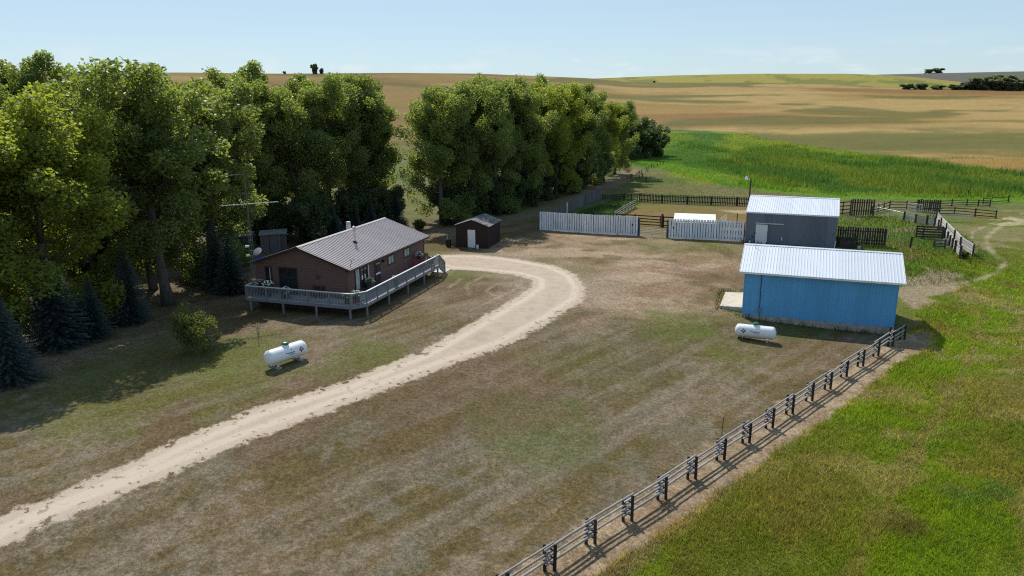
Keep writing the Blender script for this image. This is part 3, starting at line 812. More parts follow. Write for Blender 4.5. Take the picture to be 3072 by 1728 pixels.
for i, (a, c) in enumerate(zip(P_[:-1], P_[1:])):
    A = Vector((*a, 0)); C = Vector((*c, 0)); L = (C - A).length; ang = math.atan2(C.y - A.y, C.x - A.x)
    MB().bar((a[0], a[1], 1.985), (c[0], c[1], 1.985), .14, .035).build('rail_cap', M['deck_cap'], deck)
    MB().bar((a[0], a[1], FL + .1), (c[0], c[1], FL + .1), .04, .07).build('bottom_rail', M['deck_grey'], deck)
    MB().bar((a[0], a[1], 1.92), (c[0], c[1], 1.92), .035, .08).build('upper_rail', M['deck_grey'], deck)
    n = int(L / .132)
    for k in range(1, n):
        q = A + (C - A) * (k / n)
        piece('baluster', 'deck_grey', deck, (q.x, q.y, FL + .1), (.036, .036, .84), (0, 0, ang))
    m_ = max(1, round(L / 1.75))
    for k in range(m_ + (1 if i in (3,) else 0)):
        q = A + (C - A) * (k / m_)
        piece('rail_post', 'deck_grey', deck, (q.x, q.y, FL - .25), (.09, .09, 1.17), (0, 0, ang))
for (qx, qy) in ((-.76, -5.53), (12.9, DY)):
    MB().lathe([(.02, 0), (.06, .03), (.075, .09), (.05, .15), (.01, .17)], 10, 'z', (qx, qy, 2.0)).build('post_finial', M['deck_cap'], deck)
# stairs at the far end
SX1 = 14.75
for k in range(5):
    xx = DEX + .02 + k * .27; zz = FL - .2 * (k + 1)
    MB().box(xx, xx + .28, DY + .05, -4.72, zz - .04, zz).build('stair_tread', M['deck_cap'], deck)
for yy in (DY + .02, -4.70):
    MB().bar((DEX, yy, FL - .2), (SX1, yy, -.02), .05, .24).build('stringer', M['deck_grey'], deck)
    MB().bar((DEX - .02, yy, 1.985), (SX1, yy, 1.0), .13, .035).build('rail_cap', M['deck_grey'], deck)
    piece('rail_post', 'deck_grey', deck, (SX1, yy, -.1), (.09, .09, 1.1))
    for k in range(1, 11):
        f_ = k / 11; xx = DEX + (SX1 - DEX) * f_
        piece('baluster', 'deck_grey', deck, (xx, yy, FL - .15 - f_ * 1.0), (.036, .036, 1.08))
MB().bar((DEX, -4.70, 1.985), (DEX, wyr, 1.985), .13, .035).build('rail_cap', M['deck_cap'], deck)
for k in range(1, 5): piece('baluster', 'deck_grey', deck, (DEX, -4.70 + k * .13, FL - .05), (.036, .036, 1.0))

def hw(x, y, z=0.0):
    """house-frame point to world"""
    c_, s_ = math.cos(HYAW), math.sin(HYAW)
    return (HX + c_ * x - s_ * y, HY + s_ * x + c_ * y, z)
KEEP.append([hw(-1.5, 4.1)[:2], hw(14.9, 4.1)[:2], hw(14.9, -5.95)[:2], hw(0, -5.95)[:2], hw(-1.3, -5.2)[:2]])
q = hw(15.5, -5.1, 0); zp = gz(q[0], q[1])
tag(MB().box(-.75, .75, -.85, .85, -.12, .05).build('concrete_pad', M['slab'], None, (q[0], q[1], zp), (0, 0, HYAW)), 'pale concrete pad at the foot of the deck stairs', 'slab')

# ---------------------------------------------------------------- things on the deck
def leaf_cloud(n, c, rad, size, seed, flat=1.0):
    r_ = np.random.default_rng(seed)
    d = r_.normal(size=(n, 3)); d /= np.linalg.norm(d, axis=1)[:, None]
    p_ = np.array(c) + d * (r_.uniform(0, 1, n) ** .45)[:, None] * np.array((rad, rad, rad * flat))
    return p_
def leaf_quads(p_, size, seed, up=0.3):
    """rhombic leaves at points"""
    r_ = np.random.default_rng(seed); n = len(p_)
    a = r_.normal(size=(n, 3)); a /= np.linalg.norm(a, axis=1)[:, None]
    b_ = r_.normal(size=(n, 3)) + np.array((0, 0, up)); b_ = np.cross(a, b_); b_ /= np.linalg.norm(b_, axis=1)[:, None] + 1e-9
    s_ = (size * r_.uniform(.65, 1.3, n))[:, None]
    V = np.stack([p_ - a * s_ * .6, p_ + b_ * s_ * .38, p_ + a * s_ * .6, p_ - b_ * s_ * .38], 1).reshape(-1, 3)
    return V, np.arange(n * 4).reshape(-1, 4)

def potted(name, label, loc, pot='terracotta', petals='petal', rad=.3, h=.32, seed=1, cat='flower pot', group=None, npet=26):
    t_ = thing(name, label, cat, loc, 0, group)
    MB().lathe([(.02, 0), (rad * .62, 0), (rad * .85, h), (rad * .9, h + .03), (rad * .75, h + .03), (rad * .7, h - .04), (.02, h - .04)], 12).build('pot', M[pot], t_)
    p_ = leaf_cloud(240, (0, 0, h + rad * .75), rad * 1.05, .1, seed, .85)
    V, F_ = leaf_quads(p_, .10, seed)
    put('foliage', np_mesh('foliage', V, F_, M['leaf_shrub'], {'tint': ('FLOAT', 'POINT', np.repeat(np.random.default_rng(seed).uniform(0, 1, len(p_)), 4))}), t_)
    r_ = random.Random(seed); b = MB()
    for k in range(npet):
        a = r_.uniform(0, 2 * PI); e = r_.uniform(-.1, 1.2); q_ = rad * 1.12
        c_ = (math.cos(a) * math.cos(e) * q_, math.sin(a) * math.cos(e) * q_, h + rad * .75 + math.sin(e) * q_ * .9)
        b.lathe([(.01, -.03), (.06, -.02), (.065, .01), (.01, .04)], 6, 'z', c_)
    b.build('blossom', M[petals], t_)
    return t_
potted('flower_pot', 'brown pot of cream flowers at the chamfered front corner of the deck', hw(-.55, -5.2, FL), 'terracotta', 'petal', .36, .42, 3, npet=34)
potted('flower_pot', 'pot of cream flowers just left of the brown corner pot', hw(-.75, -4.55, FL), 'terracotta', 'petal', .27, .34, 4)
potted('flower_pot', 'low pot of whitish flowers midway along the front deck railing', hw(-.75, .75, FL), 'pot_dark', 'petal_pale', .42, .2, 5)
potted('flower_pot', 'pot of pale yellow flowers at the left end of the deck', hw(-.55, 2.35, FL), 'pot_dark', 'petal', .36, .62, 6)
potted('flower_pot', 'pot of purple-white flowers beside the narrow gable window', hw(-.35, 3.2, FL), 'pot_dark', 'petal_pale', .36, .62, 7)
potted('flower_pot', 'slate pot of lilac-white flowers beneath the large side window', hw(3.0, -4.42, FL), 'pot_dark', 'petal_pale', .36, .45, 8)
potted('flower_pot', 'small pot hanging against the long railing opposite the side door', hw(5.1, -5.62, FL), 'pot_dark', 'petal_pale', .22, .5, 9, npet=10)

bench = thing('storage_bench', 'dark wooden bench against the gable wall under the star', 'bench', hw(.02, -1.6, FL), HYAW)
MB().box(-.22, .22, -.52, .52, .38, .44).build('seat', M['rail_brown'], bench)
for k in range(5): piece('back_slat', 'rail_brown', bench, (.2, -.4 + k * .2, .44), (.03, .12, .42))
MB().bar((.2, -.52, .88), (.2, .52, .88), .04, .07).build('top_rail', M['rail_brown'], bench)
for sx in (-.18, .2):
    for sy in (-.48, .48): piece('leg', 'rail_brown', bench, (sx, sy, 0), (.05, .05, .4))

mat_ = tag(MB().box(-.35, .35, -.25, .25, 0, .02).build('door_mat', M['black'], None, hw(5.1, -4.45, FL + .002), (0, 0, HYAW)), 'dark mat on the deck before the side door', 'mat')

def chair(label, loc, rz):
    t_ = thing('garden_chair', label, 'chair', loc, rz, 'red chairs on the deck')
    MB().box(-.25, .25, -.24, .24, .40, .43).build('seat', M['red_paint'], t_)
    b = MB(); b.tube([(.22, -.26, 0), (.24, -.27, .62), (-.22, -.27, .64), (-.28, -.26, .43)], .018, 6); b.build('armrest', M['red_paint'], t_)
    b = MB(); b.tube([(.22, .26, 0), (.24, .27, .62), (-.22, .27, .64), (-.28, .26, .43)], .018, 6); b.build('armrest', M['red_paint'], t_)
    for k in range(5):
        b = MB(); b.bar((-.24, -.2 + k * .1, .42), (-.36, -.2 + k * .1, .98), .06, .015, (1, 0, 0)); b.build('back_slat', M['red_paint'], t_)
    b = MB(); b.bar((-.37, -.26, .97), (-.37, .26, .97), .03, .05); b.build('back_rail', M['red_paint'], t_)
    for sy in (-.23, .23): piece('leg', 'red_paint', t_, (-.22, sy, 0), (.035, .035, .41))
    return t_
chair('red metal chair left of the little deck table', hw(11.0, -4.75, FL), HYAW + .5)
chair('red metal chair right of the little deck table, by the house corner', hw(13.0, -4.55, FL), HYAW + PI - .3)
tb = thing('patio_table', 'small round patio table between the two red chairs', 'table', hw(12.0, -4.6, FL), 0)
MB().lathe([(.02, .68), (.42, .68), (.43, .70), (.42, .72), (.02, .72)], 20).build('top', M['red_paint'], tb)
b = MB()
b.tube([(0, 0, .68), (0, 0, .05)], .03, 8); b.build('pedestal', M['black'], tb)
MB().lathe([(.02, 0), (.26, 0), (.24, .04), (.02, .06)], 12).build('base', M['black'], tb)
potted('flower_pot', 'white flowers in a pot on the patio table', hw(12.0, -4.6, FL + .72), 'pot_dark', 'petal_pale', .30, .16, 10, npet=34)

gr = thing('charcoal_grill', 'dark kettle grill at the head of the deck stairs', 'grill', hw(12.75, -5.5, FL), HYAW)
MB().lathe([(.03, .45), (.22, .52), (.29, .66), (.30, .70), (.27, .80), (.16, .90), (.03, .93)], 16).build('kettle', M['black'], gr, smooth=True)
for k in range(3):
    a = k * 2 * PI / 3; b = MB(); b.tube([(math.cos(a) * .18, math.sin(a) * .18, .5), (math.cos(a) * .3, math.sin(a) * .3, 0)], .014, 6); b.build('leg', M['galv'], gr)
b = MB(); b.tube([(-.06, 0, .92), (-.05, 0, .97), (.05, 0, .97), (.06, 0, .92)], .012, 6); b.build('handle', M['black'], gr)

# ---------------------------------------------------------------- antenna tower beside the house
tw = thing('antenna_tower', 'thin lattice antenna tower at the left corner of the house', 'antenna tower', (-19.75, 55.0, gz(-19.75, 55.0)), .3)
for k in range(3):
    a = k * 2 * PI / 3 + .5
    b = MB(); b.tube([(math.cos(a) * .2, math.sin(a) * .2, -.1), (math.cos(a) * .16, math.sin(a) * .16, 5.9), (math.cos(a) * .04, math.sin(a) * .04, 7.6)], .016, 6); b.build('leg', M['tower'], tw)
for k in range(15):
    z_ = .25 + k * .4
    b = MB(); rr_ = .2 - .04 * z_ / 5.9
    q = [(math.cos(j * 2 * PI / 3 + .5) * rr_, math.sin(j * 2 * PI / 3 + .5) * rr_, z_) for j in range(3)]
    b.tube([q[0], q[1]], .008, 5); b.tube([q[1], q[2]], .008, 5); b.tube([q[2], q[0]], .008, 5)
    b.build('brace', M['tower'], tw)
mast = MB(); mast.tube([(0, 0, 5.6), (0, 0, 10.6)], .028, 6); mast = mast.build('mast', M['tower'], tw)
bm = MB(); bm.tube([(-1.7, -.25, 8.18), (2.2, .45, 8.22)], .03, 6)
for k in range(16):
    f_ = k / 15; x_ = -1.7 + 3.9 * f_; y_ = -.25 + .7 * f_; hl = .5 - .3 * f_
    bm.tube([(x_ + .18 * hl, y_ - hl, 8.2), (x_ - .18 * hl, y_ + hl, 8.2)], .010, 5)
bm.build('television_antenna', M['trim_white'], tw)
b = MB(); b.tube([(-.5, .2, 8.92), (.45, -.2, 8.98)], .015, 5)
for k in range(4): b.tube([(-.4 + k * .28, .2 - .1 * k, 8.6), (-.4 + k * .28, .2 - .1 * k, 9.2)], .008, 4)
b.build('small_antenna', M['tower'], tw)
b = MB(); b.tube([(0, 0, 10.35), (-.5, -.1, 10.4), (-1.35, -.2, 10.35)], .012, 5); b.tube([(-.55, -.1, 10.4), (-.55, -.1, 10.05)], .01, 4)
for k in range(5): b.tube([(-.6 - k * .17, -.35, 10.38), (-.6 - k * .17, .15, 10.38)], .008, 4)
b.build('top_antenna', M['tower'], tw)
dsh = MB(); vs = []; fs = []
for i in range(5):
    for k in range(16):
        r_ = .38 * i / 4; vs.append((r_ * math.cos(k * PI / 8), r_ * math.sin(k * PI / 8), .35 * r_ * r_ / .38))
for i in range(4):
    for k in range(16): fs.append((i * 16 + k, i * 16 + (k + 1) % 16, (i + 1) * 16 + (k + 1) % 16, (i + 1) * 16 + k))
dsh.add(vs, fs)
dso = dsh.build('satellite_dish', M['dish'], tw, (.45, .3, 4.4), (math.radians(62), 0, math.radians(-145)))
MB().tube([(0, 0, 0), (0, -.3, .3), (0, -.1, .4)], .012, 5).build('feed_arm', M['galv'], dso)
MB().bar((.1, .05, 4.3), (.42, .28, 4.35), .04, .04).build('dish_bracket', M['galv'], tw)
for z_, mt in ((5.0, 'trim_white'), (4.3, 'yellow')):
    b = MB(); b.lathe([(.02, -.14), (.11, -.14), (.07, .14), (.02, .14)], 10, 'x', (-.28, -.05, z_)); b.build('flood_lamp', M[mt], tw)

# ---------------------------------------------------------------- small sheds behind the house
def box_shed(name, label, x, y, rz, w, d, h, mat, roofm, cat='shed'):
    t_ = thing(name, label, cat, (x, y, gz(x, y)), rz)
    n = max(3, round(w / .3))
    b = MB(); b.box(-w / 2 + .02, w / 2 - .02, -d / 2 + .02, d / 2 - .02, -.1, h - .05); b.build('wall', M[mat], t_)
    for k in range(n):
        piece('wall_board', mat, t_, (-w / 2 + (k + .5) * w / n, -d / 2, 0), (w / n - .03, .03, h - .02))
    b = MB(); b.add([(-w / 2 - .12, -d / 2 - .12, h), (w / 2 + .12, -d / 2 - .12, h + .06), (w / 2 + .12, d / 2 + .12, h + .22), (-w / 2 - .12, d / 2 + .12, h + .16), (-w / 2 - .12, -d / 2 - .12, h - .06), (w / 2 + .12, -d / 2 - .12, h), (w / 2 + .12, d / 2 + .12, h + .16), (-w / 2 - .12, d / 2 + .12, h + .10)],
                    [(0, 1, 2, 3), (7, 6, 5, 4), (0, 4, 5, 1), (1, 5, 6, 2), (2, 6, 7, 3), (3, 7, 4, 0)]); b.build('roof', M[roofm], t_)
    b = MB(); b.box(-.35, .35, -d / 2 - .06, -d / 2 - .02, .05, h * .85); b.build('door', M[mat], t_)
    KEEP.append([(x - w / 2, y - d / 2), (x + w / 2, y - d / 2), (x + w / 2, y + d / 2), (x - w / 2, y + d / 2)])
    return t_
box_shed('tool_shed', 'dark lean-to shed with pale flat roof behind the house', -25.4, 77.6, .25, 2.6, 1.9, 2.0, 'fence_grey', 'shingle')
box_shed('tool_shed', 'dark board shed left of the lean-to, behind the antenna tower', -28.4, 76.3, .1, 2.2, 2.0, 2.0, 'fence_grey', 'shingle')
wt = thing('covered_woodpile', 'woodpile under blue plastic near the back of the house', 'woodpile', (-25.6, 71.5, gz(-25.6, 71.5)), .2)
b = MB(); b.add([(-.9, -.4, .5), (.9, -.4, .55), (.85, .4, .62), (-.95, .4, .58), (-.95, -.5, .15), (.95, -.5, .2), (.95, .5, .2), (-1, .5, .15)], [(0, 1, 2, 3), (0, 4, 5, 1), (1, 5, 6, 2), (2, 6, 7, 3), (3, 7, 4, 0)]); b.build('plastic_sheet', M['blue_tarp'], wt)
for i in range(4):
    for j in range(2):
        b = MB(); b.tube([(-.8, -.38 + i * .25, .1 + j * .22), (.8, -.38 + i * .25, .1 + j * .22)], .1, 7); b.build('log', M['bark_dark'], wt)
tag(MB().bar((-.5, 0, .1), (.5, .1, .1), .3, .04).build('loose_board', M['trim_white'], None, (-26.8, 70.3, gz(-26.8, 70.3)), (0, 0, .4)), 'short white board lying left of the blue-covered woodpile', 'board')

# ---------------------------------------------------------------- brown garden shed
SXp, SYp, SYAW = -4.3383, 78.4802, 1.2825
sh = thing('garden_shed', 'small dark brown shed with a white door', 'shed', (SXp, SYp, gz(SXp, SYp)), SYAW)
SL, SHW, SZE, SZR = 4.796, 2.0174, 2.4221, 3.0944
b = MB(); ss = (SZR - SZE) / SHW
cr = [(-1.8, -.15), (1.8, -.15), (1.8, SZR - 1.8 * ss - .07), (0, SZR - .07), (-1.8, SZR - 1.8 * ss - .07)]
b.add([(.15, y, z) for y, z in cr] + [(SL - .15, y, z) for y, z in cr], [(4, 3, 2, 1, 0), (5, 6, 7, 8, 9)] + [(i, (i + 1) % 5, (i + 1) % 5 + 5, i + 5) for i in range(5)])
b.build('wall', M['shed_wall'], sh)
for k in range(13):
    y_ = -1.8 + k * .3
    if -.45 < y_ < .5: piece('batten', 'shed_wall', sh, (.14, y_, 2.02), (.025, .04, max(.1, SZR - abs(y_) * ss - 2.14)))
    else: piece('batten', 'shed_wall', sh, (.14, y_, 0), (.025, .04, SZR - abs(y_) * ss - .1))
for k in range(15): piece('batten', 'shed_wall', sh, (.2 + k * .312, -1.81, 0), (.04, .025, 2.35))
for sg in (-1, 1):
    b = MB(); b.add([(0, 0, SZR), (SL, 0, SZR), (SL, sg * SHW, SZE), (0, sg * SHW, SZE), (0, 0, SZR - .06), (SL, 0, SZR - .06), (SL, sg * SHW, SZE - .06), (0, sg * SHW, SZE - .06)],
                    [(0, 1, 2, 3), (7, 6, 5, 4), (0, 4, 5, 1), (1, 5, 6, 2), (2, 6, 7, 3), (3, 7, 4, 0)])
    rf = b.build('roof_slope', M['trim_dark'], sh)
    sln = math.hypot(SHW, SZR - SZE); an = math.atan2(SZR - SZE, SHW); rows = 9
    for i in range(rows):
        for k in range(8):
            if sg > 0 and k % 2: continue
            wv = SL / 8 * (2 if sg > 0 else 1)
            s0 = (i + .5) / rows
            o = piece('shingle', 'shingle', rf, ((k + (.5 if sg < 0 else 1)) * SL / 8, sg * SHW * (1 - s0), SZE + (SZR - SZE) * s0 + .004), (wv - .012, sln / rows + .02, .014), (-sg * an + sg * .03, 0, 0))
d_ = MB().box(.10, .145, -.39, .47, .06, 2.0).build('door', M['door_white'], sh)
MB().lathe([(.01, -.05), (.035, -.05), (.04, .0), (.01, .01)], 8, 'x', (.1, .38, 1.0)).build('handle', M['black'], d_)
b = MB(); b.box(.11, .15, -.47, -.39, .02, 2.08); b.box(.11, .15, .47, .55, .02, 2.08); b.box(.11, .15, -.39, .47, 2.0, 2.08); b.build('door_frame', M['trim_dark'], sh)
KEEP.append([(-7, 77.5), (-2.2, 76.8), (-1, 82), (-6, 83.5)])
def hs_(x, y):
    c_, s_ = math.cos(SYAW), math.sin(SYAW); X, Y = SXp + c_ * x - s_ * y, SYp + s_ * x + c_ * y
    return (X, Y, gz(X, Y))
tag(MB().lathe([(.01, 0), (.12, 0), (.15, .36), (.16, .4), (.13, .4), (.12, .05), (.01, .05)], 12).build('pail', M['trim_white'], None, hs_(-.05, -.68)), 'pale pail standing right of the white shed door', 'pail')
bb = thing('burn_barrel', 'black barrel on the grass left of the brown shed', 'barrel', hs_(.2, 2.75))
MB().lathe([(.02, 0), (.28, 0), (.29, .3), (.28, .32), (.29, .6), (.28, .62), (.29, .85), (.25, .85), (.24, .2), (.02, .2)], 14).build('drum', M['black'], bb)
for k in range(3):
    a = k * 2.1; b = MB(); b.tube([(math.cos(a) * .1, math.sin(a) * .1, .5), (math.cos(a) * .3, math.sin(a) * .3, 1.05 + .15 * k)], .015, 5); b.build('rod', M['trim_white'], bb)

# ---------------------------------------------------------------- blue storage building
BX, BY, BYAW = 19.3755, 60.2887, -0.3704
BL, BHW, BZE, BZR = 11.70, 3.954, 2.3995, 3.90
bl = thing('blue_storage_building', 'blue metal storage building with a pale ribbed roof', 'shed', (BX, BY, 0), BYAW)
bs = (BZR - BZE) / BHW
wy, wa, wb = 3.556, .40, 11.30
b = MB()
cr = [(-wy + .03, -2.2), (wy - .03, -2.2), (wy - .03, BZR - wy * bs - .1), (0, BZR - .1), (-wy + .03, BZR - wy * bs - .1)]
b.add([(wa + .03, y, z) for y, z in cr] + [(wb - .03, y, z) for y, z in cr], [(4, 3, 2, 1, 0), (5, 6, 7, 8, 9)] + [(i, (i + 1) % 5, (i + 1) % 5 + 5, i + 5) for i in range(5)])
b.build('wall', M['blue_wall'], bl)
pw = (wb - wa) / 12
ph = BZR - wy * bs - .08 + 1.14
mp = rib_mesh('wall panel', pw, ph, .2275, M['blue_wall'], .022)
for k in range(12): put('wall_panel', mp, bl, (wa + k * pw, -wy, -1.14), (PI / 2, 0, 0))
for k in range(12): put('wall_panel', mp, bl, (wa + (k + 1) * pw, wy, -1.14), (PI / 2, 0, PI))
MB().box(wa - .06, wb + .06, -wy - .06, wy + .06, -2.4, -1.15).build('foundation', M['concrete'], bl)
MB().box(wa - .035, wa + .03, -wy - .035, -wy + .05, -1.14, 2.35).build('corner_trim', M['blue_wall'], bl)
MB().box(wb - .03, wb + .035, -wy - .035, -wy + .05, -1.14, 2.35).build('corner_trim', M['blue_wall'], bl)
roof_slopes(bl, 0, BL, 0, BHW, BZE, BZR, M['roof_zinc'], .90, .225, .028, .06, 'trim_white', 'trim_white')
b = MB(); b.tube([(1.66, -wy - .05, 2.2), (1.68, -wy - .05, -.6)], .028, 6); b.build('conduit', M['trim_dark'], bl)
MB().box(1.6, 1.82, -wy - .13, -wy - .02, -.85, -.5).build('meter_box', M['grey_wall'], bl)
b = MB(); b.tube([(1.70, -wy - .06, -.85), (1.70, -wy - .06, -1.5)], .02, 6); b.build('riser', M['trim_dark'], bl)
gd = MB().box(wa - .05, wa - .005, -1.6, 1.6, -1.2, 1.1).build('overhead_door', M['trim_white'], bl)
for k in range(4): MB().box(wa - .062, wa - .051, -1.55, 1.55, -1.12 + k * .55, -.66 + k * .55).build('door_section', M['trim_white'], gd)
b = MB(); b.tube([(.9, -.5, BZR - .2), (.9, -.5, BZR + .25)], .02, 5); b.build('vent_pipe', M['galv'], bl)
def bw(x, y):
    c_, s_ = math.cos(BYAW), math.sin(BYAW); return (BX + c_ * x - s_ * y, BY + s_ * x + c_ * y)
KEEP.append([bw(.3, -3.7), bw(11.4, -3.7), bw(11.4, 3.7), bw(.3, 3.7)])
q = bw(-.6, -.05); KEEP.append([bw(-1.5, -2.6), bw(.4, -2.5), bw(.4, 2.7), bw(-1.5, 2.3)])
zq = max(gz(*bw(-1.4, 2.2)), gz(*bw(-1.4, -2.4)), gz(*bw(.3, 2.5))) + .02
b = MB(); b.add([(*bw(-1.45, -2.5), zq), (*bw(.38, -2.35), zq), (*bw(.38, 2.65), zq), (*bw(-1.48, 2.25), zq), (*bw(-1.45, -2.5), zq - .6), (*bw(.38, -2.35), zq - .6), (*bw(.38, 2.65), zq - .6), (*bw(-1.48, 2.25), zq - .6)],
                [(0, 1, 2, 3), (7, 6, 5, 4), (0, 4, 5, 1), (1, 5, 6, 2), (2, 6, 7, 3), (3, 7, 4, 0)])
tag(b.build('concrete_apron', M['slab']), 'pale concrete apron at the left end of the blue building', 'slab')

# ---------------------------------------------------------------- charcoal barn
GX, GY, GYAW = 27.53, 84.88, -0.3899
GL, GHW, GZE, GZR = 9.40, 4.21, 3.40, 4.72
gb = thing('charcoal_barn', 'charcoal metal barn with a pale roof and one white door', 'barn', (GX, GY, 0), GYAW)
gs = (GZR - GZE) / GHW; wy = 4.16; wa, wb = .06, 9.3
b = MB(); cr = [(-wy + .03, -.8), (wy - .03, -.8), (wy - .03, GZR - wy * gs - .1), (0, GZR - .1), (-wy + .03, GZR - wy * gs - .1)]
b.add([(wa + .03, y, z) for y, z in cr] + [(wb - .03, y, z) for y, z in cr], [(4, 3, 2, 1, 0), (5, 6, 7, 8, 9)] + [(i, (i + 1) % 5, (i + 1) % 5 + 5, i + 5) for i in range(5)])
b.build('wall', M['grey_wall'], gb)
pw = (wb - wa) / 10; mp = rib_mesh('wall panel', pw, GZE + .5, .231, M['grey_wall'], .022)
for k in range(10): put('wall_panel', mp, gb, (wa + k * pw, -wy, -.55), (PI / 2, 0, 0)); put('wall_panel', mp, gb, (wa + (k + 1) * pw, wy, -.55), (PI / 2, 0, PI))
pe = (2 * wy) / 9; me_ = rib_mesh('end panel', pe, GZE + .5, .231, M['grey_wall'], .022)
for k in range(9): put('wall_panel', me_, gb, (wb, -wy + k * pe, -.55), (PI / 2, 0, PI / 2)); put('wall_panel', me_, gb, (wa, wy - k * pe, -.55), (PI / 2, 0, -PI / 2))
roof_slopes(gb, 0, GL, 0, GHW, GZE, GZR, M['roof_zinc'], .94, .235, .028, .05, 'grey_wall', 'trim_white')
d_ = MB().box(1.13, 2.36, -wy - .07, -wy - .03, -.12, 2.06).build('door', M['door_white'], gb)
b = MB(); b.bar((1.06, -wy - .1, .95), (1.06, -wy - .1, 1.2), .03, .03, (1, 0, 0)); b.box(1.0, 1.2, -wy - .1, -wy - .07, 1.05, 1.09); b.build('handle', M['black'], d_)
MB().box(1.04, 4.0, -wy - .1, -wy - .02, 2.15, 2.27).build('door_track', M['galv'], gb)
MB().box(3.85, 3.97, -wy - .08, -wy - .02, .45, .75).build('switch_box', M['trim_white'], gb)
b = MB(); b.tube([(9.22, -wy - .12, -.4), (9.27, -wy - .12, .15), (9.32, -wy - .12, .75)], .05, 7); b.build('drain_pipe', M['trim_white'], gb)
def gw(x, y):
    c_, s_ = math.cos(GYAW), math.sin(GYAW); return (GX + c_ * x - s_ * y, GY + s_ * x + c_ * y)
KEEP.append([gw(0, -4.3), gw(9.4, -4.3), gw(9.4, 4.3), gw(0, 4.3)])
# tools hung or leaned left of the door
q = gw(.62, -4.3)
tl = thing('leaning_shovel', 'shovel leaning on the barn wall left of its white door', 'shovel', (q[0], q[1], gz(*q)), GYAW)
b = MB(); b.tube([(0, -.2, .1), (.05, .0, 1.35)], .018, 6); b.build('handle', M['plank_pale'], tl)
b = MB(); b.add([(-.11, -.2, .3), (.11, -.2, .3), (.10, -.24, .06), (0, -.26, 0), (-.10, -.24, .06)], [(0, 1, 2, 3, 4), (4, 3, 2, 1, 0)]); b.build('blade', M['galv'], tl)
q = gw(.85, -4.35)
pc = thing('feed_can', 'narrow grey can at the foot of the barn wall beside the shovel', 'can', (q[0], q[1], gz(*q)), GYAW)
MB().lathe([(.01, 0), (.13, 0), (.13, .68), (.14, .72), (.01, .72)], 12).build('can', M['grey_wall'], pc)
MB().lathe([(.15, .72), (.13, .77), (.01, .79)], 12).build('lid', M['black'], pc)

# yard light on a pole behind the barn
q = (28.6, 88.55)
yl = thing('yard_light', 'white yard light on a dark pole at the left end of the barn', 'yard light', (q[0], q[1], gz(*q)))
q0 = 6.15
MB().tube([(0, 0, -.2), (0, 0, q0)], [.12, .085], 8).build('pole', M['post_dark'], yl)
MB().tube([(0, 0, 5.9), (-.3, -.12, 6.2), (-.55, -.2, 6.3)], .025, 6).build('arm', M['galv'], yl)
MB().lathe([(.02, -.22), (.17, -.2), (.2, -.05), (.14, .08), (.10, .18), (.02, .2)], 12, 'z', (-.6, -.22, 6.3)).build('lamp_head', M['trim_white'], yl)

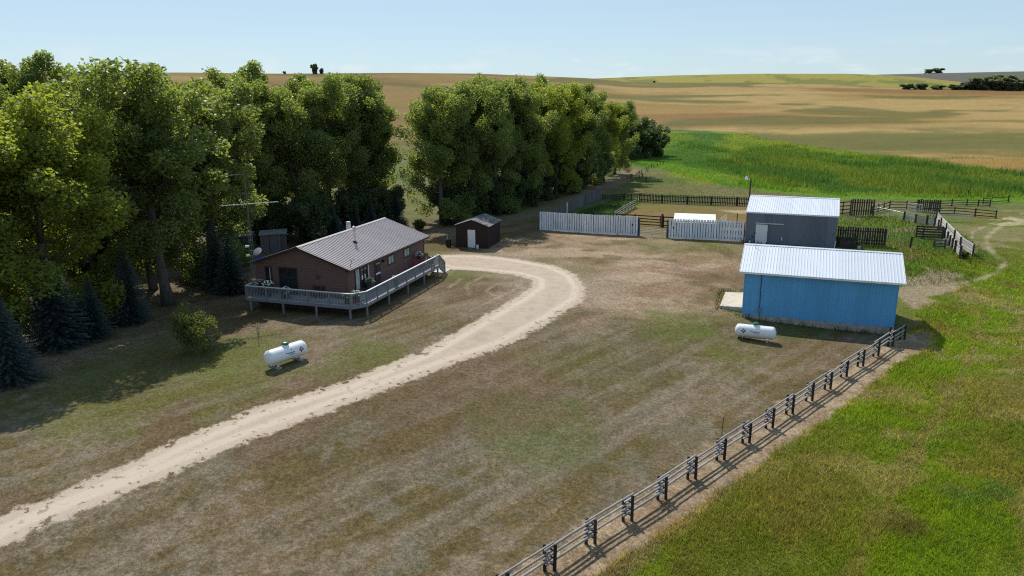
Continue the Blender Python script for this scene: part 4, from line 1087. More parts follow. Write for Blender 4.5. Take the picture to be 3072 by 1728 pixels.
# ---------------------------------------------------------------- propane tanks
def propane(label, x, y, rz, blocks, cap_low):
    g_ = gz(x, y)
    t_ = thing('propane_tank', label, 'propane tank', (x, y, g_), rz, 'white propane tanks')
    R_, L_ = .475, 2.9; zc = .70 if blocks else .64
    prof = []
    for k in range(9):
        a = PI / 2 * k / 8; prof.append((max(.004, R_ * math.sin(a)), -L_ / 2 + R_ * .62 * (1 - math.cos(a))))
    prof += [(R_, -.5), (R_, .5)] + [(r_, -h_) for r_, h_ in prof[::-1]]
    MB().lathe(prof, 28, 'x', (0, 0, zc)).build('vessel', M['tank'], t_, smooth=True)
    MB().lathe([(.21, R_ - .05), (.21, R_ + .07)], 16, 'z', (0, 0, zc)).build('collar', M['tank'], t_)
    MB().lathe([(.22, R_ + .06), (.225, R_ + .15), (.17, R_ + .21), (.02, R_ + .235)], 16, 'z', (0, 0, zc)).build('lid', M['green_cap'], t_)
    for sx in (-1, 1):
        b = MB(); b.tube([(sx * 1.22, 0, zc + .40), (sx * 1.30, 0, zc + .47), (sx * 1.2, 0, zc + .49), (sx * 1.12, 0, zc + .45)], .018, 6); b.build('lifting_lug', M['tank'], t_)
        for sy in (-1, 1):
            b = MB(); b.bar((sx * .85, sy * .25, zc - .38), (sx * .85, sy * .27, .10 if blocks else -.03), .06, .02, (1, 0, 0)); b.box(sx * .85 - .07, sx * .85 + .07, sy * .27 - .05, sy * .27 + .05, .10 if blocks else .0, .12 if blocks else .02); b.build('leg', M['tank'], t_)
        if blocks: MB().box(sx * .85 - .14, sx * .85 + .14, -.48, .48, -.05, .10).build('block', M['block'], t_)
        b = MB(); b.lathe([(.03, -.012), (.04, -.012), (.04, .012), (.03, .012)], 8, 'z', (sx * .5, 0, zc + R_ + .02)); b.build('plug', M['galv'], t_)
    def on(u, v, d=.004):
        a = v / R_; return (u, -(R_ + d) * math.cos(a), zc + (R_ + d) * math.sin(a))
    sx = -1 if not blocks else 1
    ux = sx * .82
    def patch(name, mat, pts, d):
        b = MB(); b.add([on(u, v, d) for u, v in pts], [tuple(range(len(pts)))]); return b.build(name, M[mat], t_)
    def diamond(c, s_): return [(c[0] - s_, c[1]), (c[0], c[1] - s_), (c[0] + s_, c[1]), (c[0], c[1] + s_)]
    patch('hazard_sign_edge', 'sign_dark', diamond((ux, .10), .19), .004)
    patch('hazard_sign', 'sign_red', diamond((ux, .10), .165), .007)
    patch('hazard_print', 'sign_pale', [(ux - .07, .07), (ux + .07, .07), (ux + .06, .13), (ux, .2), (ux - .06, .13)], .010)
    # lettering too small to read in the photograph: two rows of short strokes
    r_ = random.Random(4); u = -.32
    patch('lettering', 'ink_blue', [(u, .10), (u + .07, .10), (u + .08, .16), (u, .17)], .006)
    u = -.22
    while u < .32:
        w_ = r_.uniform(.022, .04); patch('lettering', 'ink_blue', [(u, .06), (u + w_, .06), (u + w_, r_.choice((.12, .12, .15))), (u, .13)], .006); u += w_ + .015
    u = -.10
    while u < .32:
        w_ = r_.uniform(.018, .028); patch('lettering', 'ink_blue', [(u, -.04), (u + w_, -.04), (u + w_, -.005), (u, -.005)], .006); u += w_ + .012
    if blocks: MB().tube([on(.12, .62, .01), on(.14, .3, .012), on(.16, 0, .012), on(.18, -.4, .012), (.2, -.25, .1), (.2, -.3, .0)], .012, 5).build('gas_line', M['trim_dark'], t_)
    return t_
propane('white propane tank on the lawn in front of the deck', -13.92, 42.95, math.atan2(1.92, 1.40), True, True)
propane('white propane tank in front of the blue building', 17.86, 51.66, math.atan2(-1.05, 2.6), False, False)

# ---------------------------------------------------------------- fences
def P3(x, y, dz=0.0): return Vector((x, y, gz(x, y) + dz))

_cyl = {}
def cyl_mesh(mat, n=8):
    if mat not in _cyl: _cyl[mat] = MB().tube([(0, 0, 0), (0, 0, 1)], 1.0, n).mesh('round piece ' + mat, M[mat], True)
    return _cyl[mat]
def rod(name, mat, parent, a, b, r):
    """round rail between two points (world), shared mesh"""
    a = Vector(a); b = Vector(b); d = b - a
    o = put(name, cyl_mesh(mat), parent, a - parent.location, (0, 0, 0), (r, r, d.length))
    o.rotation_euler = d.to_track_quat('Z', 'Y').to_euler()
    return o
def plank(name, mat, parent, a, b, w, h):
    """flat board between two points (world), h upright"""
    a = Vector(a); b = Vector(b); d = b - a
    o = put(name, ub(mat), parent, (a + b) / 2 - parent.location - Vector((0, 0, h / 2)), (0, 0, 0), (d.length, w, h))
    o.rotation_euler = (0, -math.atan2(d.z, math.hypot(d.x, d.y)), math.atan2(d.y, d.x))
    return o
def post(mat, parent, x, y, h, w=.12, name='post', tilt=.02):
    o = put(name, ub(mat), parent, P3(x, y, -.3) - parent.location, (random.uniform(-tilt, tilt), random.uniform(-tilt, tilt), random.uniform(-.3, .3)), (w, w, h + .3))
    return o
def rpost(mat, parent, x, y, h, r=.07, name='post', tilt=.02):
    return put(name, cyl_mesh(mat), parent, P3(x, y, -.3) - parent.location, (random.uniform(-tilt, tilt), random.uniform(-tilt, tilt), 0), (r, r, h + .3))

def fence_thing(name, label, x, y, group=None, cat='fence'):
    return thing(name, label, cat, P3(x, y), 0, group)

# near pole fence: pairs of posts with poles laid between them
pf = fence_thing('pole_fence', 'long fence of pale poles between paired posts crossing the lower right', 14, 37)
base = [(-2.2, 21.0), (-0.4, 22.85), (1.35, 24.59), (3.09, 26.31), (4.84, 27.96), (6.65, 29.71), (8.41, 31.48), (10.28, 33.34), (12.1, 35.15), (13.92, 36.93), (15.67, 38.72), (17.52, 40.59), (19.35, 42.38), (21.21, 44.36), (23.14, 46.23), (25.1, 48.2), (27.1, 50.2), (28.75, 51.75)]
dirv = Vector((.69, .724, 0)).normalized(); nrm = Vector((-dirv.y, dirv.x, 0))
for i, (x_, y_) in enumerate(base):
    for sd, off in ((1, -.10), (-1, .16)):
        q = Vector((x_, y_, 0)) + nrm * (.13 * sd) + dirv * off
        h_ = 1.12 + random.uniform(-.05, .06) + (.35 if i == 16 and sd > 0 else 0)
        rpost('post_dark', pf, q.x, q.y, h_, .072)
    for k, zr_ in enumerate((.42, .72, 1.04)):
        q = Vector((x_, y_, 0)) + dirv * .03
        c0 = P3(q.x, q.y, zr_ - .09)
        rod('spacer', 'post_dark', pf, c0 - nrm * .2, c0 + nrm * .2, .036)
for i in range(len(base) - 1):
    a, c = base[i], base[i + 1]
    for k, zr_ in enumerate((.42, .72, 1.04)):
        e0, e1 = random.uniform(.25, .5), random.uniform(.25, .5); o_ = random.uniform(-.03, .03) + (.05 if i % 2 else -.05)
        A = P3(*a, zr_ + (.05 if i % 2 else 0)) - dirv * e0 + nrm * o_; C = P3(*c, zr_ + (.05 if i % 2 else 0)) + dirv * e1 + nrm * o_
        rod('pole', 'pole_grey', pf, A, C, random.uniform(.044, .055))
tag(MB().tube([(0, 0, -.1), (.05, .02, 1.0)], .02, 6).build('marker_stake', M['leaf_dark'], None, P3(11.15, 36.2)), 'thin green stake standing by the pole fence', 'stake')

# white board fence each side of the gate
def board_fence(name, label, pts, h, mat, bw_=.27, gap=.045, railm=None, group=None, hv=.02, cat='fence', posts=True, rails=(.35, .9), back=1, first_over=True):
    t_ = fence_thing(name, label, *pts[0], group, cat)
    for (ax, ay), (bx_, by_) in zip(pts[:-1], pts[1:]):
        A = Vector((ax, ay, 0)); B = Vector((bx_, by_, 0)); L = (B - A).length; d = (B - A).normalized(); ang = math.atan2(d.y, d.x); nn = Vector((-d.y, d.x, 0)) * back
        n = max(1, round(L / (bw_ + gap)))
        for k in range(n):
            q = A + d * ((k + .5) * L / n)
            hh = h + random.uniform(-hv, hv)
            o = put('board', ub(mat), t_, P3(q.x, q.y, .03) - t_.location, (random.uniform(-.012, .012), random.uniform(-.010, .010), ang), (bw_ * random.uniform(.94, 1.03), .028, hh))
        for rz_ in rails:
            za = rz_ * h
            plank('rail', railm or mat, t_, P3(ax, ay, za) + nn * .06, P3(bx_, by_, za) + nn * .06, .05, .12)
        if posts:
            m_ = max(1, round(L / 2.6))
            for k in range(m_ + 1):
                q = A + d * (k * L / m_) + nn * .13
                post(railm or mat, t_, q.x, q.y, h - .05, .12)
    return t_
wf1 = board_fence('white_board_fence', 'tall whitewashed board fence left of the metal gate', [(3.4, 89.27), (14.73, 85.09)], 2.24, 'fence_white', .235, .06, 'fence_grey')
wf2 = board_fence('white_board_fence', 'tall whitewashed board fence between the metal gate and the barn', [(17.98, 83.61), (25.95, 81.3)], 2.24, 'fence_white', .235, .06, 'fence_grey')
for t_, a_, c_, ks in ((wf1, (3.4, 89.27), (14.73, 85.09), 5), (wf2, (17.98, 83.61), (23.4, 82.05), 5), (wf2, (23.4, 82.05), (25.95, 81.3), 3)):
    nb = Vector((.346, .938, 0)) * .035
    for k in range(ks):                                  # dark planks nailed across the back
        z_ = .36 + k * (1.36 / (ks - 1)); plank('back_plank', 'fence_dark', t_, P3(*a_, z_) + nb, P3(*c_, z_) + nb, .03, .33 if ks == 5 else .34)
for t_, (x_, y_) in ((wf1, (14.1, 85.3)), (wf2, (18.5, 83.46))):
    d = Vector((11.33, -4.18, 0)).normalized(); q = P3(x_, y_, 1.15) - Vector((.01, .06, 0)) - t_.location
    put('latch', ub('black'), t_, q, (0, 0, -.35), (.09, .03, .24))
# metal gate
g_a, g_b = Vector((14.98, 85.0, 0)), Vector((17.78, 83.75, 0))
mg = fence_thing('metal_gate', 'pale tubular metal gate between the two white fences', g_a.x, g_a.y, None, 'gate')
d = (g_b - g_a).normalized()
for k in range(6):
    z_ = .18 + k * .185
    rod('bar', 'rust_white', mg, P3(g_a.x, g_a.y, z_), P3(g_b.x, g_b.y, z_), .022)
for f_ in (0, .5, 1):
    q = g_a + (g_b - g_a) * f_; rod('upright', 'rust_white', mg, P3(q.x, q.y, .15), P3(q.x, q.y, 1.14), .024)
for q in (g_a - d * .1, g_b + d * .1): rpost('fence_grey', mg, q.x, q.y, 2.1, .09)

def rail_fence(name, label, pts, h, n, mat, w=.15, th=.04, postm=None, cat='fence', pw=.13, step=2.4, rnd=False, low=.2, over=.12, ends=True, group=None, side=1):
    """posts with horizontal planks or poles"""
    t_ = fence_thing(name, label, *pts[0], group, cat)
    for si, ((ax, ay), (bx_, by_)) in enumerate(zip(pts[:-1], pts[1:])):
        A = Vector((ax, ay, 0)); B = Vector((bx_, by_, 0)); L = (B - A).length; d = (B - A).normalized(); nn = Vector((-d.y, d.x, 0))
        m_ = max(1, round(L / step))
        for k in range(m_ + 1):
            if k == 0 and si > 0: continue
            q = A + d * (k * L / m_)
            post(postm or mat, t_, q.x, q.y, h + over + random.uniform(-.04, .1), pw)
        for j in range(n):
            z_ = low + (h - low) * (j / max(1, n - 1))
            for k in range(m_):
                q0 = A + d * (k * L / m_ - .05); q1 = A + d * ((k + 1) * L / m_ + .05)
                dz0 = random.uniform(-.03, .03)
                a3 = P3(q0.x, q0.y, z_ + dz0) - nn * side * (.09 + .004 * (k % 2)); b3 = P3(q1.x, q1.y, z_ + random.uniform(-.03, .03)) - nn * side * (.09 + .004 * (k % 2))
                if rnd: rod('rail', mat, t_, a3, b3, w / 2)
                else: plank('rail', mat, t_, a3, b3, th, w)
    return t_

# grey board fence running back from the white one
board_fence('grey_board_fence', 'shaded grey board fence running back beside the tree lane', [(3.6, 89.6), (5.6, 97.0), (7.6, 102.0)], 1.5, 'fence_grey', .2, .03, 'fence_dark', hv=.03)
board_fence('grey_board_fence', 'taller stretch of grey board fence at the tree lane, beyond the white post', [(8.0, 103.0), (10.8, 109.3), (14.2, 116.4)], 1.75, 'fence_grey', .22, .03, 'fence_dark', hv=.05)
q = (7.75, 102.5); tag(put('white_post', ub('plank_pale'), None, P3(*q, -.2), (0, 0, .4), (.22, .12, 1.75)), 'pale post where the two grey board fences meet', 'post')
rail_fence('dark_plank_fence', 'short dark plank fence at the far left corner of the corral', [(14.4, 116.5), (17.8, 116.6)], .72, 3, 'fence_dark', .18, .04, 'fence_dark', step=1.7)
rail_fence('single_rail_fence', 'thin single-rail fence joining the picket fence corner', [(17.9, 116.3), (19.5, 114.2)], .95, 1, 'fence_grey', .10, .05, 'fence_dark', low=.95, step=1.4)
board_fence('picket_fence', 'long dark picket fence along the back of the corral', [(19.7, 113.6), (22.9, 112.0), (26.5, 110.9), (29.9, 110.1), (33.4, 109.0), (37.2, 107.6)], 1.32, 'fence_dark', .13, .11, 'fence_dark', hv=.05, rails=(.28, .78))
rail_fence('diagonal_rail_fence', 'pole fence running diagonally through the corral grass', [(13.4, 96.4), (15.2, 101.2), (16.6, 104.7), (18.1, 108.0)], 1.05, 4, 'pole_grey', .10, .05, 'fence_dark', step=1.9, rnd=True)
rail_fence('red_brown_rail_fence', 'red-brown rail fence just behind the white board fence', [(11.0, 94.6), (13.4, 93.6), (15.6, 92.6), (18.5, 91.0)], 1.28, 4, 'rail_brown', .13, .05, 'rail_brown', step=2.4)
rail_fence('red_brown_rail_fence', 'short red-brown rail fence meeting the white-roofed shelter', [(18.9, 91.0), (21.2, 90.2)], 1.25, 3, 'rail_brown', .14, .05, 'rail_brown', step=2.2)
for (x_, y_) in ((18.7, 90.75),):
    tag(put('gate_post', cyl_mesh('post_dark'), None, P3(x_, y_, -.2), (0, 0, 0), (.14, .14, 1.85)), 'thick dark post beside the red-brown rails behind the metal gate', 'post')

# shelter with white roof behind the fence
sv = thing('calf_shelter', 'low shelter with a bright white sheet roof behind the white fence', 'shelter', P3(21.9, 87.0), -.25)
SVW, z0_ = 4.75, 0
tops = [(-2.55, -2.4, 1.42), (2.3, -2.4, 1.40), (2.3, 2.3, 1.92), (-2.55, 2.3, 1.94)]
b = MB(); b.add(tops + [(x_, y_, z_ - .05) for x_, y_, z_ in tops], [(0, 1, 2, 3), (7, 6, 5, 4), (0, 4, 5, 1), (1, 5, 6, 2), (2, 6, 7, 3), (3, 7, 4, 0)])
b.build('roof', M['trim_white'], sv)
for sx in (-2.4, 2.15):
    for sy, hh in ((-2.25, 1.36), (0, 1.6), (2.15, 1.85)): piece('post', 'fence_dark', sv, (sx, sy, -.1), (.12, .12, hh + .1))
for k in range(4): MB().bar((-2.45, 2.2, .3 + k * .42), (2.2, 2.2, .3 + k * .42), .04, .3).build('back_board', M['fence_dark'], sv)
for sx in (-2.47, 2.22):
    for k in range(3): MB().bar((sx, -2.3, .3 + k * .42), (sx, 2.1, .3 + k * .42), .04, .28).build('side_board', M['fence_dark'], sv)

def bar_gate(name, label, a, b_, h, n, mat, r=.02, group=None):
    t_ = fence_thing(name, label, *a, group, 'gate')
    for k in range(n): rod('bar', mat, t_, P3(*a, .15 + (h - .15) * k / (n - 1)), P3(*b_, .15 + (h - .15) * k / (n - 1)), r)
    for f_ in (0, .5, 1):
        x_, y_ = a[0] + (b_[0] - a[0]) * f_, a[1] + (b_[1] - a[1]) * f_
        rod('upright', mat, t_, P3(x_, y_, .05), P3(x_, y_, h + .02), r * 1.1)
    return t_
bar_gate('corral_gate', 'white barred gate standing open right of the white-roofed shelter', (25.6, 89.8), (27.4, 93.2), 1.15, 5, 'rust_white', .03)
tag(put('corral_post', cyl_mesh('rail_brown'), None, P3(29.1, 94.4, -.2), (0, 0, 0), (.06, .06, 1.35)), 'thin brown post in the bare corral left of the barn', 'post')

# posts along the lane
lane_posts = [(22.9, 146.3, .75), (23.6, 147.1, .95), (24.0, 147.8, .95), (29.1, 160.7, 1.0), (29.4, 160.2, 1.15), (31.9, 169.6, .9), (32.7, 170.6, .9), (33.8, 172.3, .9), (34.8, 174.5, .8), (36.2, 177.6, .8), (25.7, 141.5, 1.0), (26.3, 148.5, .9), (25.0, 145.4, .9)]
ords = ['first', 'second', 'third', 'fourth', 'fifth', 'sixth', 'seventh', 'eighth', 'ninth', 'tenth', 'eleventh', 'twelfth', 'thirteenth', 'fourteenth', 'fifteenth', 'sixteenth']
for k, (x_, y_, h_) in enumerate(sorted(lane_posts, key=lambda q: q[0] - .1 * q[1])):
    tag(put('lane_post', cyl_mesh('post_dark'), None, P3(x_, y_, -.2), (random.uniform(-.05, .05), random.uniform(-.05, .05), 0), (.085, .085, h_ + .2)), 'weathered post beside the lane at the windbreak end, ' + ords[k] + ' from the left', 'post', 'posts beside the lane')
rail_fence('lane_rail_fence', 'short sagging rail fence by the lane posts', [(24.9, 148.3), (27.4, 156.2)], .85, 2, 'fence_grey', .12, .05, 'post_dark', step=4, low=.4)

# ---- cattle yard on the right
rail_fence('dark_rail_fence', 'dark rail fence showing just right of the barn roof', [(44.0, 99.8), (46.6, 101.0)], 1.7, 4, 'fence_dark', .14, .05, 'fence_dark', step=1.5)
board_fence('dark_board_fence', 'tall dark upright-board panel right of the barn', [(46.1, 99.6), (49.25, 99.6)], 2.2, 'fence_dark', .20, .11, 'fence_dark', hv=.06, rails=(.3, .8))
rail_fence('dark_rail_fence', 'dark rail fence between the two tall board panels', [(49.6, 100.9), (54.5, 105.9), (57.0, 105.9), (58.3, 105.6)], 1.0, 3, 'fence_dark', .11, .05, 'fence_dark', step=2.6)
bar_gate('pipe_gate', 'slanting pipe gate with a pale top bar in the cattle yard', (49.9, 100.3), (51.3, 95.9), 1.12, 5, 'galv', .022)
bar_gate('red_white_gate', 'small rusty white gate standing askew in the cattle yard', (56.4, 104.6), (57.4, 102.6), 1.15, 6, 'rust_white', .026)
board_fence('dark_board_fence', 'dark upright-board panel beside the rusty white gate', [(57.3, 103.6), (60.2, 103.0)], 1.75, 'fence_dark', .20, .06, 'fence_dark', hv=.08, rails=(.3, .8))
rail_fence('far_rail_fence', 'farthest dark rail fence of the cattle yard', [(60.3, 105.6), (62.4, 107.7), (65.3, 109.0), (67.9, 109.6), (69.4, 109.3), (70.9, 108.9)], .9, 3, 'fence_dark', .10, .05, 'fence_dark', step=3)
rail_fence('far_rail_fence', 'two-rail fence stub at the far right of the cattle yard', [(71.5, 111.5), (76.8, 113.7)], .85, 2, 'fence_dark', .10, .05, 'fence_dark', step=5.5, low=.25)
rail_fence('middle_rail_fence', 'dark two-rail fence ending by the bare sandy patch', [(58.2, 101.3), (61.2, 101.3), (63.3, 100.0), (65.0, 98.2)], .95, 3, 'fence_dark', .11, .05, 'fence_dark', step=3)
bar_gate('pipe_fence', 'grey pipe panel behind the long plank chute', (55.9, 96.2), (59.9, 95.4), 1.15, 6, 'galv', .024)
bar_gate('pipe_fence', 'grey pipe panel spanning from the plank fence to the chute', (52.2, 97.3), (55.4, 96.3), 1.25, 4, 'galv', .024)
rail_fence('plank_fence', 'pale plank fence at the upper end of the chute', [(51.7, 96.4), (52.2, 94.5), (52.9, 93.1), (53.3, 92.0), (52.8, 90.3)], 1.0, 4, 'plank_pale', .17, .045, 'post_dark', step=2.2, low=.2, over=.2, side=-1, pw=.17)
rail_fence('chute_fence', 'long pale plank side of the cattle chute, far side', [(55.5, 95.6), (53.9, 91.7), (52.5, 88.1), (50.3, 82.6), (48.6, 78.6), (47.9, 75.1)], 1.12, 4, 'plank_pale', .215, .045, 'post_dark', step=4, low=.2, side=-1)
rail_fence('chute_fence', 'pale plank side of the cattle chute, near side', [(49.9, 83.9), (48.9, 81.5), (48.1, 79.7), (46.9, 76.6), (46.3, 74.6)], 1.0, 4, 'plank_pale', .17, .045, 'post_dark', step=2.2, low=.2, over=.25, side=-1, pw=.17)
rail_fence('dark_plank_fence', 'dark plank panel standing beside the chute', [(47.1, 84.7), (47.7, 84.4), (49.7, 83.9)], 1.35, 5, 'fence_dark', .2, .045, 'fence_dark', step=2, low=.2, over=.05)
rail_fence('low_plank_fence', 'low weathered plank panel at the near side of the chute', [(45.9, 78.8), (47.0, 78.6)], .85, 3, 'fence_grey', .18, .045, 'post_dark', step=1.2, low=.2)
tag(put('lone_post', cyl_mesh('post_dark'), None, P3(43.4, 78.9, -.2), (.03, .02, 0), (.10, .10, 1.4)), 'lone dark post in the grass between barn fence and chute', 'post')
for k, (x_, y_, h_) in enumerate([(72.7, 120.5, .75), (74.1, 119.7, 1.0), (74.4, 119.5, .75)]):
    tag(put('meadow_post', cyl_mesh('post_dark'), None, P3(x_, y_, -.2), (0, 0, 0), (.09, .09, h_ + .2)), ('left', 'middle', 'right')[k] + ' of three posts at the meadow edge beyond the cattle yard', 'post', 'posts at the meadow edge')
board_fence('slatted_fence', 'dark slatted windbreak fence against the right end of the barn', [(35.8, 80.7), (41.0, 79.6)], 1.95, 'fence_dark', .19, .06, 'fence_dark', hv=.03, rails=(.12, .3, .8), back=1)
rail_fence('black_plank_fence', 'low black plank panel at the barn corner in front of the slatted fence', [(35.5, 78.5), (37.1, 78.35)], 1.15, 6, 'fence_dark', .17, .05, 'fence_dark', step=1.6, low=.15)
tag(MB().lathe([(.01, 0), (.15, 0), (.17, .3), (.18, .32), (.14, .32), (.13, .05), (.01, .05)], 12).build('pail', M['dish'], None, P3(37.45, 78.1)), 'pale pail by the black plank panel at the barn corner', 'pail')
lt = thing('stock_trough', 'round stock trough standing in the chute opening', 'trough', P3(48.15, 80.3), 0)
MB().lathe([(.02, .0), (.36, 0), (.38, .62), (.40, .64), (.34, .64), (.33, .2), (.02, .2)], 14).build('shell', M['galv'], lt)

# ---------------------------------------------------------------- trees
def crown_mesh(name, seed, H, Rm, z0, nl, leaf, per, nclump, mat, lean=(0, 0)):
    """returns trunk mesh and crown mesh of a poplar-like tree"""
    r_ = np.random.default_rng(seed)
    tb = MB()
    n = 9; pts = []; wob = r_.normal(size=2) * .25
    for i in range(n):
        f = i / (n - 1); pts.append((lean[0] * f ** 1.5 + wob[0] * math.sin(f * 5), lean[1] * f ** 1.5 + wob[1] * math.sin(f * 4 + 1), -.3 + f * H * .9))
    rad0 = H * .0185
    tb.tube(pts, [rad0 * (1.35 if i == 0 else 1) * (1 - .88 * i / (n - 1)) for i in range(n)], 8)
    def tr(z):
        f = np.clip((z + .3) / (H * .9), 0, 1) * (n - 1); i = int(min(f, n - 2)); return np.array(pts[i]) * (1 - (f - i)) + np.array(pts[i + 1]) * (f - i)
    cl = []
    for k in range(nl):
        zf = z0 + (0.86 - z0) * (k + r_.uniform(0, 1)) / nl
        p0 = tr(zf * H); a = k * 2.4 + r_.uniform(-.5, .5)
        prof = math.sin(PI * min(1, max(.2, (zf - z0 + .22) / (1.02 - z0 + .22)))) ** .6
        L = Rm * prof * r_.uniform(.75, 1.2)
        rise = r_.uniform(.5, 1.1) * L * (1 if zf > .28 else max(-.25, (zf - .16) / .12))
        q = []
        for j in range(5):
            f = j / 4; q.append(p0 + np.array((math.cos(a) * L * f, math.sin(a) * L * f, rise * f ** 1.3 - .2 * f)))
        rb = rad0 * .38 * (1 - zf * .6)
        tb.tube(q, [rb * (1 - .8 * j / 4) for j in range(5)], 5)
        cl.append((q[4], r_.uniform(.75, 1.15))); cl.append((q[3] + r_.normal(size=3) * .4, r_.uniform(.7, 1.05)))
        cl.append((q[2] + r_.normal(size=3) * .45, r_.uniform(.55, .9)))
        for j in range(2):
            b0 = q[2 + j]; a2 = a + r_.choice((-1, 1)) * r_.uniform(.5, 1.1); l2 = L * r_.uniform(.35, .6)
            e = b0 + np.array((math.cos(a2) * l2, math.sin(a2) * l2, l2 * r_.uniform(.4, 1.1)))
            tb.tube([b0, (b0 + e) / 2 + np.array((0, 0, -.05)), e], [rb * .5, rb * .35, rb * .12], 4)
            cl.append((e, r_.uniform(.6, 1.0)))
    for k in range(9):
        zf = .70 + .21 * k / 8; w_ = .75 * (1.05 - zf) / .35
        cl.append((tr(zf * H) + np.array((r_.normal() * w_, r_.normal() * w_, 0)), r_.uniform(.6, .9) * (1 if k < 7 else .75)))
    for k in range(5):                                    # secondary leaders give the top its lumps
        a = r_.uniform(0, 2 * PI); p0 = tr(r_.uniform(.34, .55) * H); L = Rm * r_.uniform(.35, .75); hz = H * r_.uniform(.2, .34)
        q = [p0 + np.array((math.cos(a) * L * f ** .7, math.sin(a) * L * f ** .7, hz * f)) for f in (0, .35, .7, 1)]
        tb.tube(q, [rad0 * .4, rad0 * .3, rad0 * .18, rad0 * .05], 5)
        for f in range(9):
            g = .25 + .75 * f / 8; i = min(2, int(g * 3)); u = g * 3 - i
            cl.append((q[i] * (1 - u) + q[i + 1] * u + r_.normal(size=3) * .35, r_.uniform(.6, .95) * (1 - .25 * (f == 8))))
    while len(cl) < nclump:
        c0, s0 = cl[r_.integers(len(cl))]; cl.append((c0 + r_.normal(size=3) * .85, r_.uniform(.45, .8)))
    P_, T_ = [], []
    sc = Rm / 3.2
    for c0, s0 in cl:
        m_ = int(per * s0 ** 2 * r_.uniform(.5, 1.2)); d = r_.normal(size=(m_, 3)); d /= np.linalg.norm(d, axis=1)[:, None]
        P_.append(c0 + d * (r_.uniform(0, 1, m_) ** .36)[:, None] * s0 * sc * np.array((.95, .95, 1.12)) + r_.normal(size=(m_, 3)) * .06)
        T_.append(np.clip(r_.uniform(.05, .85) * (.45 + .55 * c0[2] / H) + r_.normal(size=m_) * .15, 0, 1))  # clumps paler with height: sunlit tops and darker shade below put into the tint
    P_ = np.concatenate(P_); T_ = np.concatenate(T_)
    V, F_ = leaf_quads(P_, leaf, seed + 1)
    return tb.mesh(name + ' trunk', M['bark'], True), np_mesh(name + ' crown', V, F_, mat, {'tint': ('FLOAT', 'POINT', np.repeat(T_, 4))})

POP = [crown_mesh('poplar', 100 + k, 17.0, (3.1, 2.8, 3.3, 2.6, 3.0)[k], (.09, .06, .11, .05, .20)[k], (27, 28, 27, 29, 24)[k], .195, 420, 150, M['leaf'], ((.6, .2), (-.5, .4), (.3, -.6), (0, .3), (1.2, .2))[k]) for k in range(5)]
BRT = [(POP[k][0], POP[k][1].copy()) for k in (0, 2)]
for tm, cm in BRT: cm.materials.clear(); cm.materials.append(M['leaf_bright'])

def tree(label, x, y, h, var, rz=None, group=None, wide=1.0, name='poplar_tree', meshes=None, href=17.0, dz=-.05):
    tm, cm = meshes or POP[var % 5]
    t_ = thing(name, label, 'tree', (x, y, gz(x, y) + dz), random.uniform(0, 6.28) if rz is None else rz, group)
    s = h / href * (1.055 if name == 'poplar_tree' else 1)
    put('trunk', tm, t_, scale=(s * wide, s * wide, s)); put('crown', cm, t_, scale=(s * wide, s * wide, s))
    return t_

# left belt, nearer trees (left of the house)
front = [(-41.5, 47.5, 15.5, 1, 1.05, 0), (-35.0, 43.8, 15.9, 0, 1.25, 1), (-31.2, 48.4, 16.2, 2, 1.35, 1), (-27.2, 56.7, 18.2, 4, 1.3, 0), (-31.0, 61.9, 17.3, 2, 1.0, 0), (-26.8, 65.4, 16.6, 1, 1.3, 0), (-36.5, 63.5, 16.8, 3, 1.1, 0), (-42.0, 58.0, 16.5, 0, 1.1, 0)]
flab = ['poplar cut by the left picture edge, nearest of the belt', 'yellow-green poplar behind the leftmost spruces', 'bright yellow-green broad poplar left of the leaning trunk', 'tall poplar with a thick dark trunk nearest left of the house', 'poplar with a leaning trunk just left of the thick dark trunk',
        'poplar between the thick dark trunk and the antenna tower', 'poplar behind the bright broad poplar, left half of the belt', 'dark poplar behind the yellow-green ones at the far left']
for k, (x_, y_, h_, v_, w_, br) in enumerate(front):
    tree(flab[k], x_, y_, h_, v_, .9 * k, 'poplars left of the house', w_, meshes=BRT[k % 2] if br else None)
# left belt, back row
back = [(-52.0, 76.5, 18.6, 1), (-47.4, 76.8, 19.9, 3), (-44.0, 79.0, 18.4, 0), (-39.6, 76.8, 17.6, 2), (-35.6, 80.5, 17.4, 4), (-32.0, 80.6, 17.6, 0), (-29.9, 86.0, 19.3, 3), (-28.3, 83.2, 16.6, 1), (-24.5, 84.4, 17.2, 2), (-22.0, 89.0, 17.8, 0), (-19.7, 93.6, 18.4, 4), (-18.0, 95.2, 17.6, 1), (-26.0, 92.5, 18.2, 3)]
for k, (x_, y_, h_, v_) in enumerate(back):
    tree('poplar in the back row behind the house, ' + ords[k] + ' from the left', x_, y_, h_, v_, 1.3 * k, 'poplars in the back row', 1.08)
